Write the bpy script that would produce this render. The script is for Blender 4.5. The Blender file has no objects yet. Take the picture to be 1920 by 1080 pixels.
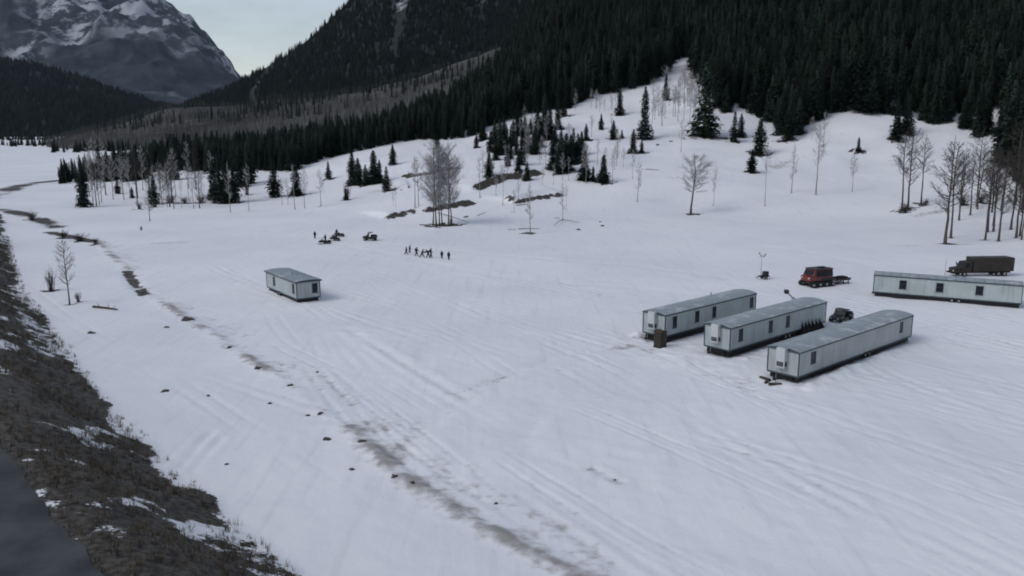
import bpy, bmesh, math, random
import numpy as np
from mathutils import Vector, Matrix, Euler

random.seed(7)
RNG = np.random.default_rng(11)
SC = bpy.context.scene
COL = SC.collection
R = math.radians

# ------------------------------------------------------------------ camera, sky, sun, exposure
CAM_H, FPX, HZ = 26.0, 1560.0, 240.0            # camera height (m), focal length and horizon row for a 1920x1080 frame
PITCH = math.atan((540.0 - HZ) / FPX)
cam_data = bpy.data.cameras.new("camera")
cam_data.sensor_width = 36.0
cam_data.lens = 36.0 * FPX / 1920.0
cam_data.clip_start = 0.5
cam_data.clip_end = 40000.0
cam = bpy.data.objects.new("camera", cam_data)
COL.objects.link(cam)
cam.location = (0, 0, CAM_H)
cam.rotation_euler = (math.pi / 2 - PITCH, 0, 0)
SC.camera = cam

TO_SUN = Vector((-0.66, -0.30, 0.69)).normalized()
SUN_EL = math.asin(TO_SUN.z)
SUN_AZ = math.atan2(TO_SUN.x, TO_SUN.y)
world = bpy.data.worlds.new("World")
SC.world = world
world.use_nodes = True
wn = world.node_tree
for n in list(wn.nodes):
    wn.nodes.remove(n)
w_out = wn.nodes.new("ShaderNodeOutputWorld")
w_bg = wn.nodes.new("ShaderNodeBackground")
w_hs = wn.nodes.new("ShaderNodeHueSaturation")
w_sky = wn.nodes.new("ShaderNodeTexSky")
w_sky.sky_type = 'NISHITA'
w_sky.sun_disc = False
w_sky.sun_elevation = SUN_EL
w_sky.sun_rotation = SUN_AZ
w_sky.air_density = 1.0
w_sky.dust_density = 1.0
w_sky.ozone_density = 1.0
w_hs.inputs["Saturation"].default_value = 0.60      # high thin overcast
w_bg.inputs["Strength"].default_value = 0.13
wn.links.new(w_sky.outputs["Color"], w_hs.inputs["Color"])
w_tc = wn.nodes.new("ShaderNodeTexCoord"); w_mp = wn.nodes.new("ShaderNodeMapping"); w_mp.inputs["Scale"].default_value = (1, 1, 3.5)
w_nz = wn.nodes.new("ShaderNodeTexNoise"); w_nz.inputs["Scale"].default_value = 3.2; w_nz.inputs["Detail"].default_value = 7; w_nz.inputs["Roughness"].default_value = 0.6
w_mr = wn.nodes.new("ShaderNodeMapRange"); w_mr.inputs["From Min"].default_value = 0.3; w_mr.inputs["From Max"].default_value = 0.7; w_mr.inputs["To Min"].default_value = 0.86; w_mr.inputs["To Max"].default_value = 1.22
w_mx = wn.nodes.new("ShaderNodeVectorMath"); w_mx.operation = 'SCALE'
wn.links.new(w_tc.outputs["Generated"], w_mp.inputs["Vector"]); wn.links.new(w_mp.outputs["Vector"], w_nz.inputs["Vector"]); wn.links.new(w_nz.outputs["Fac"], w_mr.inputs["Value"])
wn.links.new(w_hs.outputs["Color"], w_mx.inputs[0]); wn.links.new(w_mr.outputs["Result"], w_mx.inputs["Scale"])
wn.links.new(w_mx.outputs["Vector"], w_bg.inputs["Color"])
wn.links.new(w_bg.outputs["Background"], w_out.inputs["Surface"])
sun_data = bpy.data.lights.new("sun", 'SUN')
sun_data.energy = 0.85
sun_data.angle = R(25)
sun_data.color = (1.0, 0.975, 0.95)
sun = bpy.data.objects.new("sun", sun_data)
COL.objects.link(sun)
sun.rotation_euler = TO_SUN.to_track_quat('Z', 'Y').to_euler()
sun.location = (0, 0, 200)
SC.view_settings.view_transform = 'Standard'
SC.view_settings.look = 'None'
SC.view_settings.gamma = 1.0
SC.view_settings.use_curve_mapping = False
SC.view_settings.exposure = 0.02
SC.cycles.use_denoising = True
SC.cycles.max_bounces = 6
SC.cycles.filter_width = 1.9

# ------------------------------------------------------------------ pixel helpers (1920x1080 frame of the photograph)
CP, SP = math.cos(PITCH), math.sin(PITCH)
def ray(px, py):
    u = (px - 960.0) / FPX
    v = (py - 540.0) / FPX
    return u, CP - v * SP, -SP - v * CP
def at(px, py, z=0.0):
    a, b, c = ray(px, py)
    t = (z - CAM_H) / c
    return Vector((a * t, b * t, z))
def depth_of(p):
    return p[1] * CP - (p[2] - CAM_H) * SP
def z_at(py, Y):
    a, b, c = ray(960, py)
    return CAM_H + c / b * Y
def t_of(px):
    return (px - 960.0) / FPX * CP

# ------------------------------------------------------------------ noise
PERM = RNG.random((256, 256)).astype(np.float32)
def vnoise(x, y):
    xi = np.floor(x).astype(np.int64); yi = np.floor(y).astype(np.int64)
    fx = x - xi; fy = y - yi
    fx = fx * fx * (3 - 2 * fx); fy = fy * fy * (3 - 2 * fy)
    a = PERM[xi & 255, yi & 255]; b = PERM[(xi + 1) & 255, yi & 255]
    c = PERM[xi & 255, (yi + 1) & 255]; d = PERM[(xi + 1) & 255, (yi + 1) & 255]
    return (a * (1 - fx) + b * fx) * (1 - fy) + (c * (1 - fx) + d * fx) * fy - 0.5
def fbm(x, y, s, o=4):
    x = np.asarray(x, float); y = np.asarray(y, float)
    r = 0; a = 1.0; f = 1.0 / s
    for k in range(o):
        r = r + a * vnoise(x * f + 17.3 * k, y * f + 9.1 * k)
        a *= 0.5; f *= 2.03
    return r
def sstep(a, b, x):
    t = np.clip((x - a) / (b - a), 0, 1)
    return t * t * (3 - 2 * t)

# ------------------------------------------------------------------ the lie of the land: depth / height profiles by azimuth
PROFILE = {
    -1500: [(100, 0), (6000, 0)],
    -300: [(100, 0), (6000, 0)],
    120: [(100, 0), (400, 0), (700, 1), (6000, 0)],
    300: [(100, 0), (290, 0), (450, 8), (600, 10), (900, 4), (6000, 0)],
    500: [(100, 0), (260, 0), (330, 3), (400, 8), (480, 13), (560, 15), (900, 5), (6000, 0)],
    700: [(100, 0), (240, 0), (300, 5), (370, 14), (420, 19), (500, 26), (560, 27), (900, 5), (6000, 0)],
    850: [(100, 0), (215, 0), (260, 4.5), (310, 10), (380, 19), (430, 27), (520, 38), (600, 41), (1000, 10), (6000, 0)],
    1000: [(100, 0), (225, 0), (270, 6), (330, 16), (390, 27.5), (450, 38), (650, 85), (950, 165), (1600, 120), (6000, 0)],
    1200: [(100, 0), (240, 0), (300, 11), (350, 20), (400, 31), (460, 46), (520, 60), (700, 110), (1000, 195), (1600, 190), (6000, 0)],
    1300: [(100, 0), (250, 0), (310, 12), (360, 24), (420, 38), (480, 54), (540, 68), (700, 122), (1000, 210), (1600, 190), (6000, 0)],
    1450: [(100, 0), (240, 0), (300, 9), (350, 20), (400, 31), (450, 45), (650, 112), (950, 205), (1600, 190), (6000, 0)],
    1600: [(100, 0), (240, 0), (300, 10), (340, 22), (370, 33), (450, 58), (700, 142), (1000, 215), (1600, 190), (6000, 0)],
    1760: [(100, 0), (210, 0), (270, 6), (320, 16), (370, 30), (450, 55), (700, 138), (1000, 215), (1600, 190), (6000, 0)],
    1920: [(100, 0), (200, 0), (250, 6), (300, 18), (360, 34), (450, 60), (700, 142), (1000, 215), (1600, 190), (6000, 0)],
    2300: [(90, 0), (170, 0), (220, 8), (270, 20), (330, 36), (420, 60), (700, 142), (1000, 215), (1600, 190), (6000, 0)],
    3600: [(90, 0), (170, 0), (220, 8), (270, 20), (330, 36), (420, 60), (700, 142), (1000, 215), (1600, 190), (6000, 0)],
}
NT, NY = 420, 420
T_AX = np.linspace(-3.2, 3.2, NT * 4)
L_AX = np.linspace(math.log(4), math.log(6000), NY)
_px = sorted(PROFILE)
_pt = np.array([t_of(p) for p in _px])
_pz = np.array([np.interp(np.exp(L_AX), [q[0] for q in PROFILE[p]], [q[1] for q in PROFILE[p]]) for p in _px])
TAB = np.empty((len(T_AX), NY))
for j in range(NY):
    TAB[:, j] = np.interp(T_AX, _pt, _pz[:, j])
def blur(A, ax, n):
    for _ in range(n):
        B = np.concatenate([np.take(A, [0], ax), A, np.take(A, [-1], ax)], ax)
        s = [slice(None)] * 2
        def sl(a, b):
            q = list(s); q[ax] = slice(a, b); return tuple(q)
        m = A.shape[ax]
        A = 0.25 * B[sl(0, m)] + 0.5 * B[sl(1, m + 1)] + 0.25 * B[sl(2, m + 2)]
    return A
TAB = blur(blur(TAB, 0, 60), 1, 5)
def base_h(x, y):
    x = np.asarray(x, float); y = np.maximum(np.asarray(y, float), 4.0)
    t = np.clip(x / y, -3.19, 3.19); l = np.clip(np.log(y), L_AX[0], L_AX[-1] - 1e-6)
    fi = (t - T_AX[0]) / (T_AX[1] - T_AX[0]); fj = (l - L_AX[0]) / (L_AX[1] - L_AX[0])
    i = np.clip(fi.astype(int), 0, len(T_AX) - 2); j = np.clip(fj.astype(int), 0, NY - 2)
    a = fi - i; b = fj - j
    return (TAB[i, j] * (1 - a) + TAB[i + 1, j] * a) * (1 - b) + (TAB[i, j + 1] * (1 - a) + TAB[i + 1, j + 1] * a) * b

def poly_px(pts, z=0.0):
    return np.array([[p.x, p.y] for p in (at(a, b, z) for a, b in pts)])
def poly_dist(x, y, P):
    """distance, signed side (+ = left of travel) and arc parameter 0..1 along a polyline"""
    best = np.full(x.shape, 1e9); side = np.zeros(x.shape); par = np.zeros(x.shape)
    seg = np.hypot(*(P[1:] - P[:-1]).T); cum = np.concatenate([[0], np.cumsum(seg)])
    for k in range(len(P) - 1):
        a, b = P[k], P[k + 1]; d = b - a; L2 = max((d * d).sum(), 1e-9)
        u = np.clip(((x - a[0]) * d[0] + (y - a[1]) * d[1]) / L2, 0, 1)
        qx = x - a[0] - u * d[0]; qy = y - a[1] - u * d[1]
        dd = np.hypot(qx, qy); m = dd < best
        best[m] = dd[m]; side[m] = np.sign(d[0] * qy - d[1] * qx)[m]; par[m] = ((cum[k] + u * seg[k]) / cum[-1])[m]
    return best, side, par

# foot of the road bank on the left; the road itself runs on top of it
TOE = poly_px([(2300, 2600), (900, 1330), (560, 1080), (470, 1010), (395, 942), (330, 893), (268, 820), (208, 765), (165, 705), (120, 650), (82, 592),
               (45, 542), (25, 480), (12, 417), (-10, 370), (-60, 330)])
BANK_W, BANK_H = 10.0, 5.0
BERM = poly_px([(180, 455), (243, 512), (270, 550), (350, 596), (430, 652), (490, 692), (545, 725), (600, 770), (680, 826), (742, 886), (800, 925), (900, 985), (1100, 1100)])
SCARPS = [[(715, 412), (760, 405), (810, 397), (860, 388), (893, 379)], [(745, 334), (790, 329), (830, 321), (871, 315)],
          [(888, 361), (915, 347), (945, 338), (985, 332), (1022, 323)], [(962, 383), (975, 380), (1005, 374), (1035, 370), (1066, 367)],
          [(750, 357), (770, 353)], [(946, 377), (963, 380)]]
def bank(x, y):
    d, s, p = poly_dist(x, y, TOE)
    return d * s                     # positive = on the bank (left of the foot)

def surf_h(x, y, fine=True):
    x = np.asarray(x, float); y = np.asarray(y, float)
    h = base_h(x, y)
    hill = sstep(1.0, 12.0, h)
    h = h + hill * (fbm(x, y, 60, 4) * 3.2) + fbm(x, y, 45, 3) * 0.25 * sstep(60, 160, y)
    if fine:
        h = h + fbm(x, y, 5.0, 3) * 0.16 * (1 - 0.6 * sstep(90, 200, y)) + fbm(x + 40, y, 1.6, 2) * 0.06 * (1 - sstep(60, 110, y))
    return h

_scarp_pl = None
def scarp_poly():
    global _scarp_pl
    if _scarp_pl is None:
        _scarp_pl = [np.array([[q.x, q.y] for q in (hit(a, b, full=False) for a, b in s)]) for s in SCARPS]
    return _scarp_pl
def extra(x, y):
    """bank, berm, scarps and ruts: height added and how bare / dirty the ground is"""
    shp = x.shape
    x = x.ravel(); y = y.ravel()
    dz = np.zeros(x.shape); soil = np.zeros(x.shape); dirt = np.zeros(x.shape); flat = np.ones(x.shape)
    m = (x < 60 - 0.0 * y) & (y < 420) & (x / np.maximum(y, 1) < 1.6) & (y > -50)
    if m.any():
        sd = bank(x[m], y[m])
        far = 1 - sstep(180, 330, y[m])
        nz = fbm(x[m], y[m], 7, 4)
        prof = BANK_H * sstep(-0.6, BANK_W + 0.4, sd + nz * 1.4 * (sd < 9.5)) * (0.35 + 0.65 * far)
        dz[m] += prof
        wgt = sstep(-0.2, 1.4, sd + nz * 2.2) * (sd < 19 + nz * 6)
        soil[m] = np.maximum(soil[m], wgt * np.clip(0.98 + 1.5 * fbm(x[m] + 90, y[m], 4.0, 4), 0, 1))
        flat[m] = 1 - 0.85 * sstep(BANK_W - 1, BANK_W, sd)
    m = (np.abs(x) < 140) & (y < 260) & (y > 25)
    if m.any():
        xm, ym = x[m], y[m]
        d, s, p = poly_dist(xm, ym, BERM)
        nz = fbm(xm, ym, 2.5, 3); n2 = fbm(xm + 300, ym, 9, 2)
        rid = np.exp(-(d / 0.9) ** 2)
        dz[m] += rid * (0.16 + 0.28 * nz + 0.1 * n2)
        dirt[m] += np.exp(-(d / 1.0) ** 2) * np.clip(0.36 + 0.9 * nz + 0.5 * n2, 0, 0.72)
        dirt[m] += np.exp(-((d * s - 2.5) / 2.5) ** 2) * np.clip(0.10 + 0.8 * nz + 0.4 * n2, 0, 0.38)
        # dark undercut piece of the bank near the lone bare tree
        b2 = poly_px([(238, 508), (248, 524), (258, 538), (272, 552)])
        d, s, p = poly_dist(xm, ym, b2)
        soil[m] = np.maximum(soil[m], np.exp(-(d / 1.1) ** 2) * np.clip(0.9 + nz, 0, 1))
        dz[m] -= 0.35 * np.exp(-(d / 1.0) ** 2)
    # vehicle ruts running across the field, parallel to the berm
    m = (y < 240) & (y > 30) & (np.abs(x) < 150)
    if m.any():
        xm, ym = x[m], y[m]
        ux, uy = -0.555, 0.832
        al = xm * ux + ym * uy; ac = xm * uy - ym * ux          # along, across
        rr = random.Random(5)
        g = np.zeros(xm.shape); dd = np.zeros(xm.shape)
        for k in range(64):
            c0 = rr.uniform(22, 118); amp = rr.uniform(0.5, 3.5); wl = rr.uniform(60, 160); ph = rr.uniform(0, 6.28); tilt = rr.uniform(-0.16, 0.16)
            a0 = rr.uniform(-30, 90); a1 = a0 + rr.uniform(40, 130)
            c = ac - c0 - amp * np.sin(al / wl * 6.28 + ph) - tilt * (al - 40)
            near = np.abs(c) < 4
            if not near.any():
                continue
            cn = c[near]; an = al[near]
            win = sstep(a0, a0 + 14, an) * (1 - sstep(a1 - 14, a1, an)) * np.clip(0.6 + 2.2 * fbm(an, cn * 0.3 + k * 7, 13, 2), 0, 1.2)
            wdt = rr.choice([0.22, 0.3, 0.42])
            for off in (-0.85, 0.85):
                e = np.exp(-((cn - off) / wdt) ** 2) * win
                lip = np.exp(-((np.abs(cn - off) - wdt * 2) / (wdt * 0.8)) ** 2) * win
                g[near] += -0.036 * e + 0.014 * lip
                dd[near] += 0.13 * e
        dz[m] += np.clip(g, -0.22, 0.16); dirt[m] += np.clip(dd, 0, 0.34)
    # trodden ways between the trailers and out over the field
    for pts, w, dep, di in ((([(1210, 645), (1140, 655), (1060, 664), (985, 690), (900, 722), (815, 748)]), 0.8, 0.12, 0.42),
                            (([(1180, 668), (1010, 700), (905, 735), (800, 790), (735, 880)]), 1.0, 0.06, 0.12),
                            (([(1400, 560), (1200, 540), (950, 520), (700, 470), (620, 458)]), 0.9, 0.06, 0.10),
                            (([(1420, 530), (1200, 500), (900, 475), (700, 455)]), 0.9, 0.06, 0.10),
                            (([(1330, 690), (1200, 700), (1010, 760), (960, 860)]), 1.2, 0.07, 0.10),
                            (([(1500, 620), (1600, 560), (1640, 500), (1500, 470), (1350, 455)]), 1.0, 0.06, 0.10),
                            (([(1100, 875), (1130, 888), (1172, 908)]), 0.5, 0.06, 0.45),
                            (([(1140, 850), (1190, 858), (1230, 868)]), 0.6, 0.04, 0.25),
                            (([(640, 610), (760, 680), (830, 722), (900, 760)]), 0.6, 0.09, 0.14),
                            (([(335, 880), (365, 842), (400, 805)]), 0.45, 0.14, 0.12), (([(360, 892), (385, 850), (420, 815)]), 0.45, 0.12, 0.10)):
        P = poly_px(pts)
        m = (x > P[:, 0].min() - 5) & (x < P[:, 0].max() + 5) & (y > P[:, 1].min() - 5) & (y < P[:, 1].max() + 5)
        if m.any():
            d, s, p = poly_dist(x[m], y[m], P)
            win = sstep(0, .08, p) * (1 - sstep(.92, 1, p)); nz = fbm(x[m], y[m], 3.4, 2)
            w = np.where(y[m] > 105, max(w, 1.3), w)
            e = np.exp(-(d / w) ** 2) * win
            dz[m] += -dep * e * (1 + nz) + 0.4 * dep * np.exp(-((d - 2 * w) / w) ** 2) * win * (1 + nz)
            dirt[m] += di * e * np.clip(0.7 + 2 * nz, 0, 1.4)
    # washed-out cut banks on the hillside
    for P, thick in zip(scarp_poly(), (1.0, 0.85, 1.2, 0.6, 0.55, 0.65)):
        m = (x > P[:, 0].min() - 25) & (x < P[:, 0].max() + 25) & (y > P[:, 1].min() - 30) & (y < P[:, 1].max() + 30)
        if m.any():
            d, s, p = poly_dist(x[m], y[m], P)
            sd = d * s; nz = fbm(x[m], y[m], 6, 3)
            taper = sstep(0.0, 0.10, p) * (1 - sstep(0.88, 1.0, p))
            up = (sd + nz * 2.0 * min(1, thick)) / thick
            dz[m] += taper * thick * (1.5 * sstep(-1.5, 2.2, up) * (1 - sstep(3, 26, sd)) * (sd > -6))
            soil[m] = np.maximum(soil[m], (0.25 + 0.75 * taper) * sstep(-1.9, -0.9, up) * (1 - sstep(0.9, 2.0, up)) * np.clip(1.05 + 1.3 * fbm(x[m] + 31, y[m], 4.5, 3), 0.3, 1))
    for pts, w in (([(95, 436), (150, 448), (190, 457)], 2.0), ([(5, 392), (60, 406), (105, 426)], 3.2), ([(-20, 372), (20, 354), (60, 344), (112, 339)], 6.0), ([(100, 266), (150, 263), (185, 262)], 40.0)):
        P = poly_px(pts)
        m = (x > P[:, 0].min() - 5 * w) & (x < P[:, 0].max() + 5 * w) & (y > P[:, 1].min() - 5 * w) & (y < P[:, 1].max() + 5 * w)
        if m.any():
            d, s, p = poly_dist(x[m], y[m], P)
            soil[m] = np.maximum(soil[m], np.exp(-(d / w) ** 2) * np.clip(0.85 + fbm(x[m], y[m], 3 * w, 2), 0, 1))
    # thin darker stretches of snow, some along brush
    for pts, w, di in (([(1240, 385), (1290, 383), (1360, 383)], 2.5, .55), ([(1415, 375), (1480, 371), (1560, 366)], 3.5, .5), ([(1655, 464), (1740, 459), (1860, 457)], 2.2, .6),
                       ([(270, 457), (320, 455), (365, 454)], 2.2, .35), ([(455, 443), (480, 443)], 1.4, .4), ([(1000, 452), (1180, 446)], 1.4, .12),
                       ([(1380, 440), (1620, 428)], 1.8, .12), ([(680, 383), (735, 384)], 2.5, .4), ([(95, 436), (150, 448), (190, 456)], 1.6, .9), ([(10, 396), (60, 408), (105, 425)], 2.5, .9),
                       ([(1690, 420), (1760, 415), (1900, 412)], 3.0, .5), ([(330, 378), (450, 378)], 5, .6)):
        P = poly_px(pts)
        m = (x > P[:, 0].min() - 25) & (x < P[:, 0].max() + 25) & (y > P[:, 1].min() - 25) & (y < P[:, 1].max() + 25)
        if m.any():
            d, s, p = poly_dist(x[m], y[m], P)
            nz = fbm(x[m] * 0.5, y[m], 5, 3)
            e = np.exp(-(d / w) ** 2) * sstep(0, .2, p) * (1 - sstep(.8, 1, p))
            dirt[m] += di * e * np.clip(0.8 + 1.6 * nz, 0, 1.3)
    return dz.reshape(shp), soil.reshape(shp), dirt.reshape(shp), flat.reshape(shp)

def ground_z(x, y, full=True):
    x = np.atleast_1d(np.asarray(x, float)); y = np.atleast_1d(np.asarray(y, float))
    h = surf_h(x, y)
    if full:
        dz, so, di, fl = extra(x, y)
        h = base_h(x, y) + (h - base_h(x, y)) * fl + dz
    return h
_hits = {}
def hit(px, py, full=True):
    """the point of the ground seen at a pixel of the photograph"""
    if (px, py, full) in _hits:
        return _hits[(px, py, full)].copy()
    _hits[(px, py, full)] = v = _hit(px, py, full)
    return v.copy()
def _hit(px, py, full):
    a, b, c = ray(px, py)
    Y = np.exp(np.linspace(math.log(30), math.log(1500), 500))
    zr = CAM_H + c / b * Y
    h = ground_z(a / b * Y, Y, full)
    k = np.argmax(zr <= h)
    if zr[k] > h[k]:
        k = len(Y) - 1
    y0, y1 = Y[max(k - 1, 0)], Y[k]
    yy = np.linspace(y0, y1, 40)
    d = CAM_H + c / b * yy - ground_z(a / b * yy, yy, full)
    q = np.argmax(d <= 0)
    yv = yy[q]
    xv = a / b * yv
    return Vector((xv, yv, float(ground_z(xv, yv, full)[0])))

# ------------------------------------------------------------------ materials
MAT = {}
def mat(name, col, rough=0.7, var=0.0, scale=3.0, col2=None, bump=0.0, bscale=None, metal=0.0, spec=0.3, coat=0.0):
    m = bpy.data.materials.new(name); m.use_nodes = True
    nt = m.node_tree; b = nt.nodes["Principled BSDF"]
    b.inputs["Roughness"].default_value = rough
    b.inputs["Metallic"].default_value = metal
    b.inputs["Specular IOR Level"].default_value = spec
    if coat: b.inputs["Coat Weight"].default_value = coat
    tc = nt.nodes.new("ShaderNodeTexCoord")
    nz = nt.nodes.new("ShaderNodeTexNoise"); nz.inputs["Scale"].default_value = scale; nz.inputs["Detail"].default_value = 5
    nt.links.new(tc.outputs["Object"], nz.inputs["Vector"])
    mix = nt.nodes.new("ShaderNodeMix"); mix.data_type = 'RGBA'
    c2 = col2 if col2 else tuple(max(0, c * (1 - var)) for c in col)
    mix.inputs["A"].default_value = (*col, 1); mix.inputs["B"].default_value = (*c2, 1)
    rp = nt.nodes.new("ShaderNodeMapRange"); rp.inputs["From Min"].default_value = 0.38; rp.inputs["From Max"].default_value = 0.66
    nt.links.new(nz.outputs["Fac"], rp.inputs["Value"]); nt.links.new(rp.outputs["Result"], mix.inputs["Factor"])
    nt.links.new(mix.outputs["Result"], b.inputs["Base Color"])
    if bump:
        bp = nt.nodes.new("ShaderNodeBump"); bp.inputs["Strength"].default_value = bump; bp.inputs["Distance"].default_value = 0.05
        n2 = nt.nodes.new("ShaderNodeTexNoise"); n2.inputs["Scale"].default_value = bscale or scale * 4; n2.inputs["Detail"].default_value = 4
        nt.links.new(tc.outputs["Object"], n2.inputs["Vector"]); nt.links.new(n2.outputs["Fac"], bp.inputs["Height"]); nt.links.new(bp.outputs["Normal"], b.inputs["Normal"])
    MAT[name] = m
    return m
mat("needles", (0.020, 0.034, 0.026), 0.85, scale=1.6, col2=(0.010, 0.017, 0.014), spec=0.1)
mat("spruce_bark", (0.05, 0.04, 0.032), 0.9, 0.4, 4)
mat("aspen_bark", (0.30, 0.27, 0.245), 0.85, scale=5.0, col2=(0.12, 0.10, 0.09), bump=0.3)
mat("dark_bark", (0.09, 0.075, 0.065), 0.9, 0.5, 4, bump=0.3)
mat("twig", (0.20, 0.19, 0.195), 0.9, 0.35, 0.8)
mat("twig_far", (0.085, 0.083, 0.082), 0.9, 0.4, 0.05)
mat("brush", (0.055, 0.047, 0.042), 0.9, 0.5, 1.0)
mat("dry_grass", (0.12, 0.096, 0.062), 0.9, scale=0.9, col2=(0.040, 0.034, 0.025))
mat("twig_pale", (0.40, 0.39, 0.395), 0.9, 0.35, 0.8)
mat("rock", (0.085, 0.076, 0.068), 0.9, 0.5, 2.0, bump=0.5)
mat("wall_paint", (0.39, 0.435, 0.44), 0.55, 0.16, 0.35, bump=0.04, bscale=2.0)
mat("wall_paint_warm", (0.39, 0.42, 0.42), 0.55, 0.16, 0.35, bump=0.04, bscale=2.0)
mat("roof_metal", (0.30, 0.345, 0.375), 0.6, 0.22, 0.30)
mat("trim_dark", (0.055, 0.078, 0.09), 0.55, 0.2, 1.0)
mat("unit_white", (0.47, 0.49, 0.50), 0.5, 0.12, 1.0)
mat("grille_dark", (0.03, 0.035, 0.038), 0.6, 0.3, 3)
mat("window_frame", (0.035, 0.043, 0.05), 0.4, 0.2, 2)
mat("glass", (0.010, 0.014, 0.018), 0.25, 0.3, 0.5, spec=0.25)
mat("chassis", (0.018, 0.018, 0.019), 0.7, 0.4, 2)
mat("rubber", (0.014, 0.014, 0.015), 0.85, 0.3, 5)
mat("steel_grey", (0.28, 0.29, 0.30), 0.4, 0.25, 3, metal=0.6)
mat("galvanised", (0.42, 0.44, 0.46), 0.45, 0.25, 3, metal=0.3)
mat("red_paint", (0.15, 0.014, 0.011), 0.35, 0.35, 1.2, spec=0.5, coat=0.3)
mat("black_paint", (0.012, 0.013, 0.016), 0.35, 0.4, 1.5, spec=0.5)
mat("brown_wood", (0.06, 0.042, 0.030), 0.75, 0.4, 4, bump=0.3)
mat("brown_paint", (0.035, 0.027, 0.021), 0.5, 0.4, 1)
mat("navy_cloth", (0.010, 0.014, 0.035), 0.9, 0.4, 6)
mat("black_cloth", (0.012, 0.013, 0.018), 0.9, 0.4, 6)
mat("boots", (0.012, 0.011, 0.010), 0.7, 0.3, 8)
mat("skin", (0.36, 0.21, 0.15), 0.6, 0.15, 10)
mat("lamp_face", (0.6, 0.62, 0.62), 0.25, 0.1, 4, spec=0.5)
mat("tail_red", (0.25, 0.01, 0.01), 0.3, 0.2, 4)
mat("asphalt", (0.026, 0.028, 0.032), 0.75, scale=0.35, col2=(0.062, 0.066, 0.07), bump=0.35, bscale=6.0)
def dress_needles():
    """each tree its own tone of green"""
    nt = MAT["needles"].node_tree; b = nt.nodes["Principled BSDF"]; src = b.inputs["Base Color"].links[0].from_socket
    oi = nt.nodes.new("ShaderNodeObjectInfo"); mr = nt.nodes.new("ShaderNodeMapRange"); mr.inputs["To Min"].default_value = 0.35; mr.inputs["To Max"].default_value = 1.25
    hs = nt.nodes.new("ShaderNodeHueSaturation"); m2 = nt.nodes.new("ShaderNodeMapRange"); m2.inputs["To Min"].default_value = 0.46; m2.inputs["To Max"].default_value = 0.53
    wv = nt.nodes.new("ShaderNodeMath"); wv.operation = 'FRACT'; mu = nt.nodes.new("ShaderNodeMath"); mu.operation = 'MULTIPLY'; mu.inputs[1].default_value = 7.31
    nt.links.new(oi.outputs["Random"], mr.inputs["Value"]); nt.links.new(oi.outputs["Random"], mu.inputs[0]); nt.links.new(mu.outputs[0], wv.inputs[0]); nt.links.new(wv.outputs[0], m2.inputs["Value"])
    nt.links.new(src, hs.inputs["Color"]); nt.links.new(mr.outputs["Result"], hs.inputs["Value"]); nt.links.new(m2.outputs["Result"], hs.inputs["Hue"]); nt.links.new(hs.outputs["Color"], b.inputs["Base Color"])
dress_needles()
def dress_sheet(name, axis_scale, grime, amount, seam=None, patch=None):
    """weathering on painted sheet: vertical grime streaks, panel seams, frost left in patches"""
    nt = MAT[name].node_tree; b = nt.nodes["Principled BSDF"]; src = b.inputs["Base Color"].links[0].from_socket; L = nt.links.new
    tc = nt.nodes.new("ShaderNodeTexCoord"); mp = nt.nodes.new("ShaderNodeMapping"); mp.inputs["Scale"].default_value = axis_scale; L(tc.outputs["Object"], mp.inputs["Vector"])
    nz = nt.nodes.new("ShaderNodeTexNoise"); nz.inputs["Scale"].default_value = 1.0; nz.inputs["Detail"].default_value = 6; L(mp.outputs["Vector"], nz.inputs["Vector"])
    mr = nt.nodes.new("ShaderNodeMapRange"); mr.inputs["From Min"].default_value = 0.48; mr.inputs["From Max"].default_value = 0.75; mr.inputs["To Max"].default_value = amount; L(nz.outputs["Fac"], mr.inputs["Value"])
    mx = nt.nodes.new("ShaderNodeMix"); mx.data_type = 'RGBA'; mx.inputs["B"].default_value = (*grime, 1); L(src, mx.inputs["A"]); L(mr.outputs["Result"], mx.inputs["Factor"]); out = mx.outputs["Result"]
    if seam:
        sp = nt.nodes.new("ShaderNodeSeparateXYZ"); L(tc.outputs["Object"], sp.inputs[0])
        a = nt.nodes.new("ShaderNodeMath"); a.operation = 'ADD'; L(sp.outputs["X"], a.inputs[0]); L(sp.outputs["Y"], a.inputs[1])
        m = nt.nodes.new("ShaderNodeMath"); m.operation = 'PINGPONG'; L(a.outputs[0], m.inputs[0]); m.inputs[1].default_value = seam / 2
        lt_ = nt.nodes.new("ShaderNodeMath"); lt_.operation = 'LESS_THAN'; L(m.outputs[0], lt_.inputs[0]); lt_.inputs[1].default_value = 0.018
        f = nt.nodes.new("ShaderNodeMath"); f.operation = 'MULTIPLY'; L(lt_.outputs[0], f.inputs[0]); f.inputs[1].default_value = 0.40
        m3 = nt.nodes.new("ShaderNodeMix"); m3.data_type = 'RGBA'; m3.inputs["B"].default_value = (*grime, 1); L(out, m3.inputs["A"]); L(f.outputs[0], m3.inputs["Factor"]); out = m3.outputs["Result"]
    if patch:
        g = nt.nodes.new("ShaderNodeNewGeometry"); n2 = nt.nodes.new("ShaderNodeTexNoise"); n2.inputs["Scale"].default_value = 0.55; n2.inputs["Detail"].default_value = 7; L(g.outputs["Position"], n2.inputs["Vector"])
        r2 = nt.nodes.new("ShaderNodeMapRange"); r2.inputs["From Min"].default_value = 0.52; r2.inputs["From Max"].default_value = 0.68; r2.inputs["To Max"].default_value = patch; L(n2.outputs["Fac"], r2.inputs["Value"])
        m4 = nt.nodes.new("ShaderNodeMix"); m4.data_type = 'RGBA'; m4.inputs["B"].default_value = (0.62, 0.64, 0.67, 1); L(out, m4.inputs["A"]); L(r2.outputs["Result"], m4.inputs["Factor"]); out = m4.outputs["Result"]
    L(out, b.inputs["Base Color"])
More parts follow.
